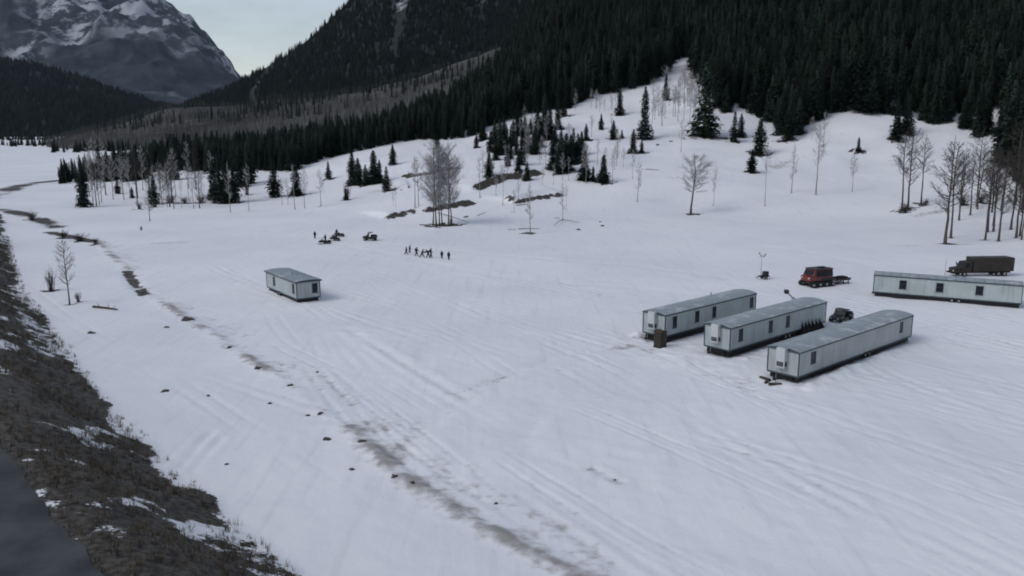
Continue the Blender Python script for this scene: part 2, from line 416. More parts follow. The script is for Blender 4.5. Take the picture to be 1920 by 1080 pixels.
for nm_ in ("wall_paint", "wall_paint_warm"): dress_sheet(nm_, (2.6, 2.6, 0.25), (0.17, 0.185, 0.185), 0.38, 1.22)
dress_sheet("roof_metal", (0.5, 1.6, 1.0), (0.15, 0.16, 0.165), 0.5, None, 0.5)

def ground_material():
    m = bpy.data.materials.new("snow_ground"); m.use_nodes = True; nt = m.node_tree; L = nt.links.new
    b = nt.nodes["Principled BSDF"]; b.inputs["Roughness"].default_value = 0.65; b.inputs["Specular IOR Level"].default_value = 0.25
    geo = nt.nodes.new("ShaderNodeNewGeometry")
    def noise(s, det=5, stretch=None):
        n = nt.nodes.new("ShaderNodeTexNoise"); n.inputs["Scale"].default_value = s; n.inputs["Detail"].default_value = det
        if stretch:
            mp = nt.nodes.new("ShaderNodeMapping"); mp.inputs["Rotation"].default_value = (0, 0, R(stretch[0])); mp.inputs["Scale"].default_value = (stretch[1], stretch[2], 1)
            L(geo.outputs["Position"], mp.inputs["Vector"]); L(mp.outputs["Vector"], n.inputs["Vector"])
        else:
            L(geo.outputs["Position"], n.inputs["Vector"])
        return n.outputs["Fac"]
    def attr(nm):
        a = nt.nodes.new("ShaderNodeAttribute"); a.attribute_name = nm; return a.outputs["Fac"]
    def math_(op, a, b_=None, c=None):
        n = nt.nodes.new("ShaderNodeMath"); n.operation = op
        for i, v in enumerate((a, b_, c)):
            if v is None: continue
            if isinstance(v, (int, float)): n.inputs[i].default_value = v
            else: L(v, n.inputs[i])
        return n.outputs[0]
    def rng(v, a, b_, c=0, d=1):
        n = nt.nodes.new("ShaderNodeMapRange"); n.interpolation_type = 'SMOOTHSTEP'
        for k, q in zip(("From Min", "From Max", "To Min", "To Max"), (a, b_, c, d)): n.inputs[k].default_value = q
        L(v, n.inputs["Value"]); return n.outputs["Result"]
    def mixc(f, a, b_):
        n = nt.nodes.new("ShaderNodeMix"); n.data_type = 'RGBA'; L(f, n.inputs["Factor"])
        for k, v in (("A", a), ("B", b_)):
            if isinstance(v, tuple): n.inputs[k].default_value = (*v, 1)
            else: L(v, n.inputs[k])
        return n.outputs["Result"]
    clean = mixc(rng(noise(0.035, 4), 0.35, 0.7), (0.80, 0.80, 0.82), (0.72, 0.73, 0.76))
    streak = rng(noise(0.9, 5, (33.7, 1.0, 0.07)), 0.52, 0.78, 0, 0.30)
    clean = mixc(streak, clean, (0.55, 0.55, 0.58))
    fleck = rng(noise(1.7, 3), 0.70, 0.78, 0, 0.30)
    clean = mixc(fleck, clean, (0.45, 0.43, 0.42))
    dirt = rng(math_('ADD', attr("dirt"), math_('MULTIPLY', math_('SUBTRACT', noise(1.1, 8), 0.5), 1.5)), 0.15, 0.95)
    clean = mixc(math_('MULTIPLY', dirt, rng(attr("dirt"), 0.01, 0.12)), clean, (0.33, 0.31, 0.295))
    earth = mixc(rng(noise(2.2, 9), 0.35, 0.65), (0.022, 0.020, 0.018), (0.085, 0.072, 0.058))
    s = rng(math_('ADD', attr("soil"), math_('ADD', math_('MULTIPLY', math_('SUBTRACT', noise(0.8, 8), 0.5), 1.2), math_('MULTIPLY', math_('SUBTRACT', noise(4.5, 6), 0.5), 0.9))), 0.42, 0.60)
    col = mixc(math_('MULTIPLY', s, rng(attr("soil"), 0.03, 0.2)), clean, earth)
    L(col, b.inputs["Base Color"])
    bp = nt.nodes.new("ShaderNodeBump"); bp.inputs["Strength"].default_value = 0.42; bp.inputs["Distance"].default_value = 0.16
    hgt = math_('ADD', math_('ADD', math_('MULTIPLY', noise(0.55, 6), 1.2), math_('MULTIPLY', noise(2.8, 6), 0.28)), math_('MULTIPLY', noise(0.7, 5, (33.7, 1.0, 0.10)), 0.8))
    L(hgt, bp.inputs["Height"]); L(bp.outputs["Normal"], b.inputs["Normal"])
    MAT["snow_ground"] = m
ground_material()

def hill_material(name, c1, c2, c3, s1, s2, lo, hi, slope=None):
    """ground of a distant hillside: litter and rock c1/c2, snow c3 in patches"""
    m = bpy.data.materials.new(name); m.use_nodes = True; nt = m.node_tree; L = nt.links.new
    b = nt.nodes["Principled BSDF"]; b.inputs["Roughness"].default_value = 0.9; b.inputs["Specular IOR Level"].default_value = 0.1
    geo = nt.nodes.new("ShaderNodeNewGeometry")
    def nz(s, d=10):
        n = nt.nodes.new("ShaderNodeTexNoise"); n.inputs["Scale"].default_value = s; n.inputs["Detail"].default_value = d; n.inputs["Roughness"].default_value = 0.68
        L(geo.outputs["Position"], n.inputs["Vector"]); return n.outputs["Fac"]
    def mixc(f, a, b_):
        n = nt.nodes.new("ShaderNodeMix"); n.data_type = 'RGBA'; L(f, n.inputs["Factor"])
        for k, v in (("A", a), ("B", b_)):
            if isinstance(v, tuple): n.inputs[k].default_value = (*v, 1)
            else: L(v, n.inputs[k])
        return n.outputs["Result"]
    def rng(v, a, b_):
        n = nt.nodes.new("ShaderNodeMapRange"); n.interpolation_type = 'SMOOTHSTEP'; n.inputs["From Min"].default_value = a; n.inputs["From Max"].default_value = b_
        L(v, n.inputs["Value"]); return n.outputs["Result"]
    c = mixc(rng(nz(s1), 0.35, 0.65), c1, c2)
    f = rng(nz(s2), lo, hi)
    if slope:
        a = nt.nodes.new("ShaderNodeAttribute"); a.attribute_name = "snow"
        mm = nt.nodes.new("ShaderNodeMath"); mm.operation = 'MULTIPLY'; L(f, mm.inputs[0]); L(a.outputs["Fac"], mm.inputs[1]); f = mm.outputs[0]
    L(mixc(f, c, c3), b.inputs["Base Color"])
    MAT[name] = m
hill_material("aspen_slope", (0.06, 0.057, 0.054), (0.10, 0.096, 0.092), (0.26, 0.27, 0.28), 0.012, 0.02, 0.55, 0.80)
hill_material("forest_slope", (0.016, 0.024, 0.024), (0.032, 0.038, 0.036), (0.62, 0.64, 0.68), 0.006, 0.004, 0.50, 0.60, True)
hill_material("rock_slope", (0.018, 0.026, 0.038), (0.050, 0.060, 0.078), (0.60, 0.63, 0.68), 0.004, 0.0055, 0.46, 0.56, True)

# ------------------------------------------------------------------ object helpers
def link(o, parent=None):
    COL.objects.link(o)
    if parent is not None: o.parent = parent
    return o
def tag(o, label=None, cat=None, group=None, kind=None):
    for k, v in (("label", label), ("category", cat), ("group", group), ("kind", kind)):
        if v: o[k] = v
    return o
def empty(name, loc, rz=0.0, label=None, cat=None, group=None):
    o = bpy.data.objects.new(name, None); o.empty_display_size = 0.3
    o.location = loc; o.rotation_euler = (0, 0, rz)
    link(o); tag(o, label, cat, group)
    return o
def mesh_np(name, V, F, m=None, smooth=False):
    me = bpy.data.meshes.new(name)
    V = np.asarray(V, np.float32); F = np.asarray(F, np.int32)
    me.vertices.add(len(V)); me.vertices.foreach_set("co", V.ravel())
    k = F.shape[1]
    me.loops.add(F.size); me.loops.foreach_set("vertex_index", F.ravel())
    me.polygons.add(len(F)); me.polygons.foreach_set("loop_start", np.arange(0, F.size, k, dtype=np.int32))
    me.update(calc_edges=True)
    if smooth: me.polygons.foreach_set("use_smooth", np.ones(len(F), bool))
    if m: me.materials.append(MAT[m])
    return me
class MB:
    """collects boxes, tubes and plates and links them as one mesh"""
    def __init__(s): s.v = []; s.f = []
    def add(s, V, F):
        n = len(s.v); s.v += [tuple(q) for q in V]; s.f += [tuple(i + n for i in q) for q in F]; return s
    def box(s, x0, x1, y0, y1, z0, z1, M=None):
        V = [Vector(q) for q in ((x0, y0, z0), (x1, y0, z0), (x1, y1, z0), (x0, y1, z0), (x0, y0, z1), (x1, y0, z1), (x1, y1, z1), (x0, y1, z1))]
        if M is not None: V = [M @ q for q in V]
        return s.add(V, [(0, 3, 2, 1), (4, 5, 6, 7), (0, 1, 5, 4), (1, 2, 6, 5), (2, 3, 7, 6), (3, 0, 4, 7)])
    def prism(s, prof, y0, y1, M=None):
        """closed x-z outline pulled along y"""
        n = len(prof); V = [Vector((x, y0, z)) for x, z in prof] + [Vector((x, y1, z)) for x, z in prof]
        if M is not None: V = [M @ q for q in V]
        return s.add(V, [tuple(range(n)), tuple(range(2 * n - 1, n - 1, -1))] + [(i, i + n, (i + 1) % n + n, (i + 1) % n) for i in range(n)])
    def tube(s, pts, rad, n=8, cap=True):
        pts = [Vector(p) for p in pts]; rad = rad if isinstance(rad, (list, tuple)) else [rad] * len(pts)
        V = []; F = []
        for i, p in enumerate(pts):
            d = (pts[min(i + 1, len(pts) - 1)] - pts[max(i - 1, 0)]).normalized()
            a = d.orthogonal().normalized() if abs(d.z) > 0.99 else d.cross(Vector((0, 0, 1))).normalized()
            b = d.cross(a)
            for k in range(n):
                w = 2 * math.pi * k / n; V.append(p + (a * math.cos(w) + b * math.sin(w)) * rad[i])
        for i in range(len(pts) - 1):
            for k in range(n):
                F.append((i * n + k, i * n + (k + 1) % n, (i + 1) * n + (k + 1) % n, (i + 1) * n + k))
        if cap:
            F.append(tuple(range(n))[::-1]); F.append(tuple(range((len(pts) - 1) * n, len(pts) * n)))
        return s.add(V, F)
    def build(s, name, m, parent=None, smooth=False, bevel=0.0):
        me = bpy.data.meshes.new(name); me.from_pydata(s.v, [], s.f)
        bm = bmesh.new(); bm.from_mesh(me); bmesh.ops.recalc_face_normals(bm, faces=bm.faces)
        if bevel: bmesh.ops.bevel(bm, geom=[e for e in bm.edges], offset=bevel, segments=2, affect='EDGES', profile=0.5)
        bm.to_mesh(me); bm.free()
        if smooth: me.polygons.foreach_set("use_smooth", [True] * len(me.polygons))
        me.materials.append(MAT[m])
        return link(bpy.data.objects.new(name, me), parent)

# ------------------------------------------------------------------ trees: meshes of one metre height, shared between alike trees
def conifer_crown(seed, rad=0.16, levels=34, per=8, low=0.04):
    r = np.random.default_rng(seed); V = []; F = []
    lean = r.normal(0, 0.006, 2)
    for i in range(levels):
        u = (i + r.uniform(0, 0.6)) / levels
        z = low + (1 - low) * u
        env = (1 - u) ** 0.66 * (0.82 + 0.18 * math.sin(u * 9 + seed)) + 0.02
        k = max(5, int((per + 2) * (0.6 + 0.6 * (1 - u))))
        a0 = r.uniform(0, 6.28)
        for j in range(k):
            a = a0 + 6.283 * j / k + r.normal(0, 0.22)
            Lb = rad * env * r.uniform(0.66, 1.15) * (1.0 if r.random() > 0.10 else 0.5)
            dr = r.uniform(0.30, 0.62)                       # droop
            w = Lb * r.uniform(0.26, 0.42) + 0.004
            ca, sa = math.cos(a), math.sin(a)
            base = len(V); n = 3
            for q in range(n + 1):
                f = q / n; rr = Lb * f
                zz = z + 0.012 - dr * Lb * f + 0.30 * Lb * f * f
                ww = w * (1 - f * 0.85) * (0.5 + 1.2 * min(f * 2, 1) * 0.5)
                cx, cy = rr * ca + lean[0] * u, rr * sa + lean[1] * u
                V.append((cx - sa * ww, cy + ca * ww, zz - 0.30 * ww)); V.append((cx, cy, zz + 0.12 * ww)); V.append((cx + sa * ww, cy - ca * ww, zz - 0.30 * ww))
            for q in range(n):
                o = base + 3 * q
                F += [(o, o + 1, o + 4), (o, o + 4, o + 3), (o + 1, o + 2, o + 5), (o + 1, o + 5, o + 4)]
            # ragged hanging twigs under the frond
            for q in range(2):
                f = r.uniform(0.35, 1.0); rr = Lb * f; b2 = len(V); tw = 0.010 + 0.10 * Lb
                px, py, pz = rr * ca, rr * sa, z - dr * Lb * f + 0.30 * Lb * f * f
                V += [(px - sa * tw, py + ca * tw, pz), (px + sa * tw, py - ca * tw, pz), (px + ca * tw * r.uniform(0, 1.6), py + sa * tw * r.uniform(0, 1.6), pz - r.uniform(0.02, 0.05))]
                F.append((b2, b2 + 1, b2 + 2))
    b2 = len(V)
    V += [(0.006, 0, 0.93), (-0.006, 0.004, 0.93), (0, -0.006, 0.93), (lean[0], lean[1], 1.0)]
    F += [(b2, b2 + 1, b2 + 3), (b2 + 1, b2 + 2, b2 + 3), (b2 + 2, b2, b2 + 3)]
    return mesh_np("spruce_crown", V, F, "needles")
def tube_np(V, F, pts, rads, n):
    base = len(V); pts = [np.asarray(p, float) for p in pts]
    for i, p in enumerate(pts):
        d = pts[min(i + 1, len(pts) - 1)] - pts[max(i - 1, 0)]; d = d / (np.linalg.norm(d) + 1e-9)
        ref = np.array([0, 0, 1.0]) if abs(d[2]) < 0.9 else np.array([1.0, 0, 0])
        a = np.cross(d, ref); a /= np.linalg.norm(a); b = np.cross(d, a)
        for k in range(n):
            w = 6.2832 * k / n; V.append(p + (a * math.cos(w) + b * math.sin(w)) * rads[i])
    for i in range(len(pts) - 1):
        for k in range(n):
            o = base + i * n; q = (k + 1) % n
            F += [(o + k, o + q, o + n + q), (o + k, o + n + q, o + n + k)]
def trunk_mesh(name, r0, m, top=1.0, bend=0.0, seed=0, n=7, r1=0.15):
    r = np.random.default_rng(seed); V = []; F = []
    ph = r.uniform(0, 6.28); pts = []; rads = []
    for i in range(9):
        u = i / 8; o = bend * math.sin(u * 2.6 + 0.3) * u
        pts.append((o * math.cos(ph) + r.normal(0, 0.002), o * math.sin(ph) + r.normal(0, 0.002), -0.02 + (top + 0.02) * u)); rads.append(r0 * ((1 - u) * (1 - r1) + r1) * (1.35 if i == 0 else 1))
    tube_np(V, F, pts, rads, n)
    return mesh_np(name, V, F, m, smooth=True), pts, rads
def bare_tree(seed, spread=0.13, clear=0.35, nb=34, r0=0.0095, bend=0.02, up=1.0, bark="aspen_bark", twigm="twig_pale", tw=0.0016, side=0.0, ntw=9):
    """slim bare aspen: trunk mesh and a crown of limbs and twigs"""
    tr, pts, rads = trunk_mesh("aspen_trunk", r0, bark, 0.97, bend, seed, r1=0.12)
    r = np.random.default_rng(seed + 100); V = []; F = []
    P = np.array(pts)
    for i in range(nb):
        u = clear + (0.97 - clear) * ((i + r.uniform(0, 1)) / nb)
        f = u * 8; k = min(int(f), 7); o = P[k] * (1 - (f - k)) + P[k + 1] * (f - k)
        a = r.uniform(0, 6.283) if r.random() > side else r.normal(0.0, 0.6)
        env = math.sin(min(1, (u - clear) / (1 - clear) * 0.85 + 0.22) * math.pi) ** 0.7
        Lb = spread * env * r.uniform(0.6, 1.25); el = r.uniform(0.25, 0.75) * up
        d = np.array([math.cos(a) * math.cos(el), math.sin(a) * math.cos(el), math.sin(el)])
        p1 = o + d * Lb * 0.5; p2 = o + d * Lb + np.array([0, 0, Lb * 0.22])
        rb = r0 * 0.34 * (1.05 - u) + tw
        tube_np(V, F, [o, p1, p2], [rb, rb * 0.65, tw * 0.6], 3)
        for q in range(ntw):
            g = r.uniform(0.2, 1.0); s = o * (1 - g) + p2 * g if g > 0.5 else o * (1 - 2 * g) + p1 * 2 * g
            dd = d + r.normal(0, 0.55, 3) + np.array([0, 0, 0.35]); dd /= np.linalg.norm(dd)
            e = s + dd * Lb * r.uniform(0.25, 0.6)
            tube_np(V, F, [s, e], [tw, tw * 0.35], 3)
            for q2 in range(2):
                s2 = s + (e - s) * r.uniform(0.3, 0.9); d3 = dd + r.normal(0, 0.7, 3); d3 /= np.linalg.norm(d3)
                tube_np(V, F, [s2, s2 + d3 * Lb * r.uniform(0.12, 0.3)], [tw * 0.7, tw * 0.3], 3)
    return tr, mesh_np("aspen_crown", V, F, twigm)
def far_conifer(seed):
    r = np.random.default_rng(seed); V = []; F = []
    for i in range(15):
        u = i / 15; z = 0.05 + 0.95 * u; e = 0.17 * (1 - u) ** 0.9 + 0.012; k = 7 if i < 9 else 5; a0 = r.uniform(0, 6.28)
        for j in range(k):
            a = a0 + 6.283 * j / k + r.normal(0, 0.2); l = e * r.uniform(0.65, 1.25); w = 0.40 * l + 0.008
            b = len(V); V += [(-math.sin(a) * w, math.cos(a) * w, z + 0.04), (math.sin(a) * w, -math.cos(a) * w, z + 0.04), (l * math.cos(a), l * math.sin(a), z - l * 0.45)]; F.append((b, b + 1, b + 2))
    b = len(V); V += [(.012, 0, -.03), (-.006, .01, -.03), (-.006, -.01, -.03), (0, 0, 1)]; F += [(b, b + 1, b + 3), (b + 1, b + 2, b + 3), (b + 2, b, b + 3)]
    return mesh_np("far_conifer", V, F, "needles")
def far_aspen(seed):
    r = np.random.default_rng(seed); V = []; F = []
    tube_np(V, F, [(0, 0, -.03), (r.normal(0, .01), r.normal(0, .01), .5), (0, 0, 1)], [.012, .009, .003], 3)
    for i in range(26):
        u = r.uniform(.28, .97); a = r.uniform(0, 6.28); l = .15 * math.sin(min(1, (u - .2) * 1.1) * math.pi) ** .6 * r.uniform(.5, 1.2); el = r.uniform(.4, 1.0)
        e = np.array([math.cos(a) * l * math.cos(el), math.sin(a) * l * math.cos(el), u + l * math.sin(el)]); s = np.array([0, 0, u])
        b = len(V); w = .0045; V += [s + (w * math.sin(a), -w * math.cos(a), 0), s - (w * math.sin(a), -w * math.cos(a), 0), e]; F.append((b, b + 1, b + 2))
        b = len(V); m = (s + e) / 2; V += [m + (0, 0, w), m - (0, 0, w), m + r.normal(0, .05, 3) + (0, 0, .03)]; F.append((b, b + 1, b + 2))
    return mesh_np("far_aspen", V, F, "twig_far")

CROWNS = [conifer_crown(1, 0.125), conifer_crown(2, 0.14, 36), conifer_crown(3, 0.155, 38, 9), conifer_crown(4, 0.17, 34, 9), conifer_crown(5, 0.135, 30), conifer_crown(6, 0.15, 40)]
CROWN_R = [0.125, 0.14, 0.155, 0.17, 0.135, 0.15]
SP_TRUNK = trunk_mesh("spruce_trunk", 0.013, "spruce_bark", 0.9, 0.004, 3, r1=0.1)[0]
BARE = [bare_tree(21), bare_tree(22, 0.10, 0.45, 28), bare_tree(23, 0.16, 0.3, 40, bend=0.03), bare_tree(24, 0.09, 0.5, 24, 0.008),
        bare_tree(25, 0.12, 0.25, 36, bend=0.035), bare_tree(26, 0.14, 0.4, 32, 0.011, 0.015)]
BIG_BARE = bare_tree(31, 0.24, 0.36, 46, 0.017, 0.075, 0.8, "dark_bark", "twig_pale", 0.0020, 0.35, 14)
DARK_BARE = [bare_tree(32, 0.18, 0.28, 40, 0.015, 0.03, 0.9, "dark_bark", "brush", 0.0014), bare_tree(33, 0.15, 0.42, 34, 0.014, 0.05, 0.9, "dark_bark", "brush", 0.0014)]
GROVE = [bare_tree(41, 0.19, 0.20, 62, 0.0078, 0.06, 1.1, "dark_bark", "twig_pale", 0.0014, 0, 12), bare_tree(42, 0.17, 0.24, 58, 0.0078, 0.045, 1.1, "dark_bark", "twig_pale", 0.0014, 0, 12)]
def shrub_mesh(seed, n=46, spread=0.8, m="brush"):
    r = np.random.default_rng(seed); V = []; F = []
    for i in range(n):
        a = r.uniform(0, 6.28); l = r.uniform(.4, 1.0); q = r.uniform(.1, spread)
        b0 = np.array([r.normal(0, .12), r.normal(0, .12), -.03]); e = b0 + np.array([math.cos(a) * q * l, math.sin(a) * q * l, l]); mid = (b0 + e) / 2 + (0, 0, .1 * l)
        tube_np(V, F, [b0, mid, e], [.016, .011, .004], 3)
        for k in range(5):
            s = mid + (e - mid) * r.uniform(0, .9); tube_np(V, F, [s, s + r.normal(0, .14, 3) + (0, 0, .12)], [.008, .003], 3)
    return mesh_np("shrub_stems", V, F, m)
SHRUBS = [shrub_mesh(51), shrub_mesh(52, 60, 1.1), shrub_mesh(53, 40, .6)]

def add_spruce(p, h, w=None, var=None, label="", group=None, rz=None):
    k = random.randrange(len(CROWNS)) if var is None else var
    e = empty("spruce_tree", p, random.uniform(0, 6.28) if rz is None else rz, label, "tree", group)
    sx = h if w is None else min(w / (2 * CROWN_R[k]), h * 2.2)
    c = link(bpy.data.objects.new("crown", CROWNS[k]), e); c.scale = (sx, sx, h)
    t = link(bpy.data.objects.new("trunk", SP_TRUNK), e); t.scale = (h, h, h)
    return e
def add_bare(p, h, src, label="", group=None, name="aspen_tree", sx=1.0, rz=None):
    e = empty(name, p, random.uniform(0, 6.28) if rz is None else rz, label, "tree", group)
    t = link(bpy.data.objects.new("trunk", src[0]), e); c = link(bpy.data.objects.new("crown", src[1]), e)
    for o in (t, c): o.scale = (h * sx, h * sx, h)
    return e

# ------------------------------------------------------------------ what stands where in the photograph: (px, foot row, top row, width px, label or group key)
G_LEFT = "dark spruce in the shadowy clump at the far left treeline"
G_LMASS = "dark spruce in the thick treeline left of the lone meadow spruces"
G_MID = "dark spruce in the squat triple clump beside the meadow edge"
G_KNOLL = "dark spruce crowded on the snowy knoll above the cut banks"
EDGE_PLACES = [(230, "thin far left end"), (320, "behind the far left clump"), (400, "behind the left brush strip"), (480, "behind the thick left treeline"), (540, "behind the full meadow spruce"), (600, "behind the broad left spruce"),
               (650, "over the small cone-shaped spruce"), (730, "over the squat triple clump"), (800, "over the feathery aspens"), (880, "over the tall aspen grove"), (950, "over the knoll's left half"), (1040, "over the knoll's right half"), (1110, "at the corner over the knoll's snow patch"),
               (1180, "left side of the snow gap, lower"), (1290, "left side of the snow gap, upper"), (1350, "behind the largest spruce"), (1420, "over the close spruce pair"), (1470, "over the stacked two spruces"), (1530, "at the lowest point over the right slope"), (1590, "over the right snowfield's two aspens"),
               (1650, "over the squat triangular spruce"), (1720, "behind the dark right wood's spruces"), (1790, "over the right row of bare trees"), (1860, "right of the thickest bare trunk"), (2500, "at the frame's right edge")]
SPRUCES = [
    (158, 388, 296, 26, "slender spruce at the far left end of the meadow treeline"),
    (188, 338, 279, 26, G_LEFT), (203, 340, 283, 28, G_LEFT), (219, 336, 280, 24, G_LEFT), (236, 340, 286, 26, G_LEFT), (253, 338, 281, 26, G_LEFT),
    (276, 330, 277, 24, G_LEFT), (264, 335, 290, 22, G_LEFT), (228, 332, 276, 22, G_LEFT),
    (221, 363, 331, 16, "short spruce standing below the dark left clump"), (248, 371, 350, 12, "tiny spruce below the dark left clump"),
    (290, 383, 328, 22, "narrow dark spruce alone in front of the bright snow at left"),
    (327, 337, 256, 26, "tall spruce rising over the left treeline behind thin bare trunks"), (356, 322, 288, 16, G_LMASS), (374, 320, 268, 18, G_LMASS), (393, 324, 262, 20, G_LMASS),
    (402, 374, 300, 24, G_LMASS), (413, 380, 286, 24, G_LMASS), (426, 381, 276, 26, G_LMASS), (440, 380, 270, 26, G_LMASS), (452, 350, 262, 26, G_LMASS), (470, 344, 250, 26, G_LMASS),
    (515, 369, 300, 28, "full dark spruce standing alone on snow left of two grey trunks"), (556, 367, 308, 28, "broad spruce behind two thin aspens at the meadow edge"),
    (616, 336, 302, 20, "small cone-shaped spruce on the snow slope left of the triple clump"),
    (661, 346, 282, 22, G_MID), (672, 346, 296, 24, G_MID), (686, 346, 308, 28, G_MID), (701, 344, 282, 26, G_MID), (712, 343, 300, 18, G_MID),
    (725, 358, 312, 24, "spruce with a pale aspen before it, right of the triple clump"), (737, 309, 271, 23, "neat conical spruce below the forest edge"),
    (820, 280, 250, 18, "little spruce dipping out of the forest edge over the aspen grove"), (648, 375, 352, 15, "low dark spruce bush with bare stems on the open meadow edge"),
    (917, 330, 286, 21, "conical spruce on the lip of the long cut bank"),
    (893, 277, 252, 14, G_KNOLL), (920, 286, 246, 18, G_KNOLL), (937, 291, 224, 20, G_KNOLL), (950, 286, 236, 16, G_KNOLL), (957, 298, 238, 12, G_KNOLL), (973, 255, 190, 20, G_KNOLL),
    (978, 310, 254, 18, G_KNOLL), (968, 290, 248, 18, G_KNOLL), (995, 252, 222, 14, G_KNOLL), (1003, 289, 234, 20, G_KNOLL), (990, 286, 246, 18, G_KNOLL), (1021, 257, 178, 24, G_KNOLL), (1031, 262, 200, 20, G_KNOLL),
    (1013, 276, 226, 18, G_KNOLL), (905, 262, 222, 20, G_KNOLL), (928, 268, 226, 20, G_KNOLL), (945, 262, 214, 22, G_KNOLL), (962, 274, 226, 20, G_KNOLL), (984, 270, 218, 20, G_KNOLL), (1008, 262, 204, 22, G_KNOLL), (1040, 288, 236, 20, G_KNOLL), (1052, 300, 244, 22, G_KNOLL), (1070, 308, 252, 22, G_KNOLL), (1090, 290, 246, 20, G_KNOLL), (972, 320, 286, 14, G_KNOLL), (930, 300, 262, 16, G_KNOLL), (952, 312, 276, 14, G_KNOLL), (1046, 242, 196, 20, G_KNOLL), (988, 338, 304, 18, "spruce growing out of the right end of the long cut bank"),
    (1037, 317, 262, 26, "broad spruce left of the pair on the knoll's right shoulder"), (1046, 326, 276, 18, G_KNOLL), (1061, 321, 250, 30, "wide spruce half hidden by grey aspens on the knoll"),
    (1083, 306, 250, 22, G_KNOLL), (1075, 292, 240, 18, G_KNOLL), (1099, 263, 232, 20, "spruce topping the knoll's right crest"), (1057, 218, 182, 20, "spruce at the forest corner over the knoll's snow patch"),
    (1096, 338, 282, 26, "left spruce of the pair joined at the foot by a dark mound"), (1112, 339, 312, 16, "stunted spruce between the joined pair"), (1131, 342, 290, 24, "right spruce of the pair joined at the foot by a dark mound"),
    (1127, 243, 213, 11, "thin young spruce high on the open snow gap"), (1150, 261, 226, 18, "small conical spruce left of the tall slope spruce"), (1166, 259, 243, 10, "knee-high spruce beside the small conical one"),
    (1187, 287, 242, 17, "left of two short spruces below the tall slope spruce"), (1203, 287, 262, 17, "right of two short spruces below the tall slope spruce"),
    (1162, 215, 167, 18, "dark spruce near the top of the snow gap, left"), (1208, 261, 164, 25, "tall spire spruce on the open slope"), (1248, 188, 139, 15, "narrow spruce among pale aspens high in the snow gap"),
    (1320, 255, 118, 48, "largest broad spruce standing on the bright slope"), (1376, 266, 209, 19, "front spruce of the close pair right of the largest spruce"), (1389, 257, 213, 17, "rear spruce of the close pair right of the largest spruce"),
    (1361, 209, 158, 19, "spruce just below the forest, right of the largest spruce"), (1424, 289, 222, 35, "broad spruce above another on the right slope"), (1409, 323, 280, 22, "lower spruce of the stacked two on the right slope"),
    (1478, 263, 190, 28, "drooping spruce at the forest's lowest point on the right slope"), (1461, 252, 180, 24, "spruce left of the forest's lowest point"), (1496, 252, 182, 26, "spruce right of the forest's lowest point"),
    (1609, 284, 257, 23, "squat triangular spruce alone on the right snowfield"), (1680, 263, 186, 22, "spruce hanging down the left side of the dark right wood"), (1700, 251, 176, 24, "second spruce of the dark right wood"),
]
A_GROVE = "slim bare aspen in the tall grove beside the lower cut bank"
A_THIN = "thin pale aspen scattered below the cut banks"
A_SLOPE = "pale bare aspen in the hazy stand high in the snow gap"
A_KNOLL = "grey bare aspen among the spruces on the knoll"
A_FRONT = "thin leafless tree before the left treeline"
A_RIGHT = "tall dark bare tree in the row at the right edge of the field"
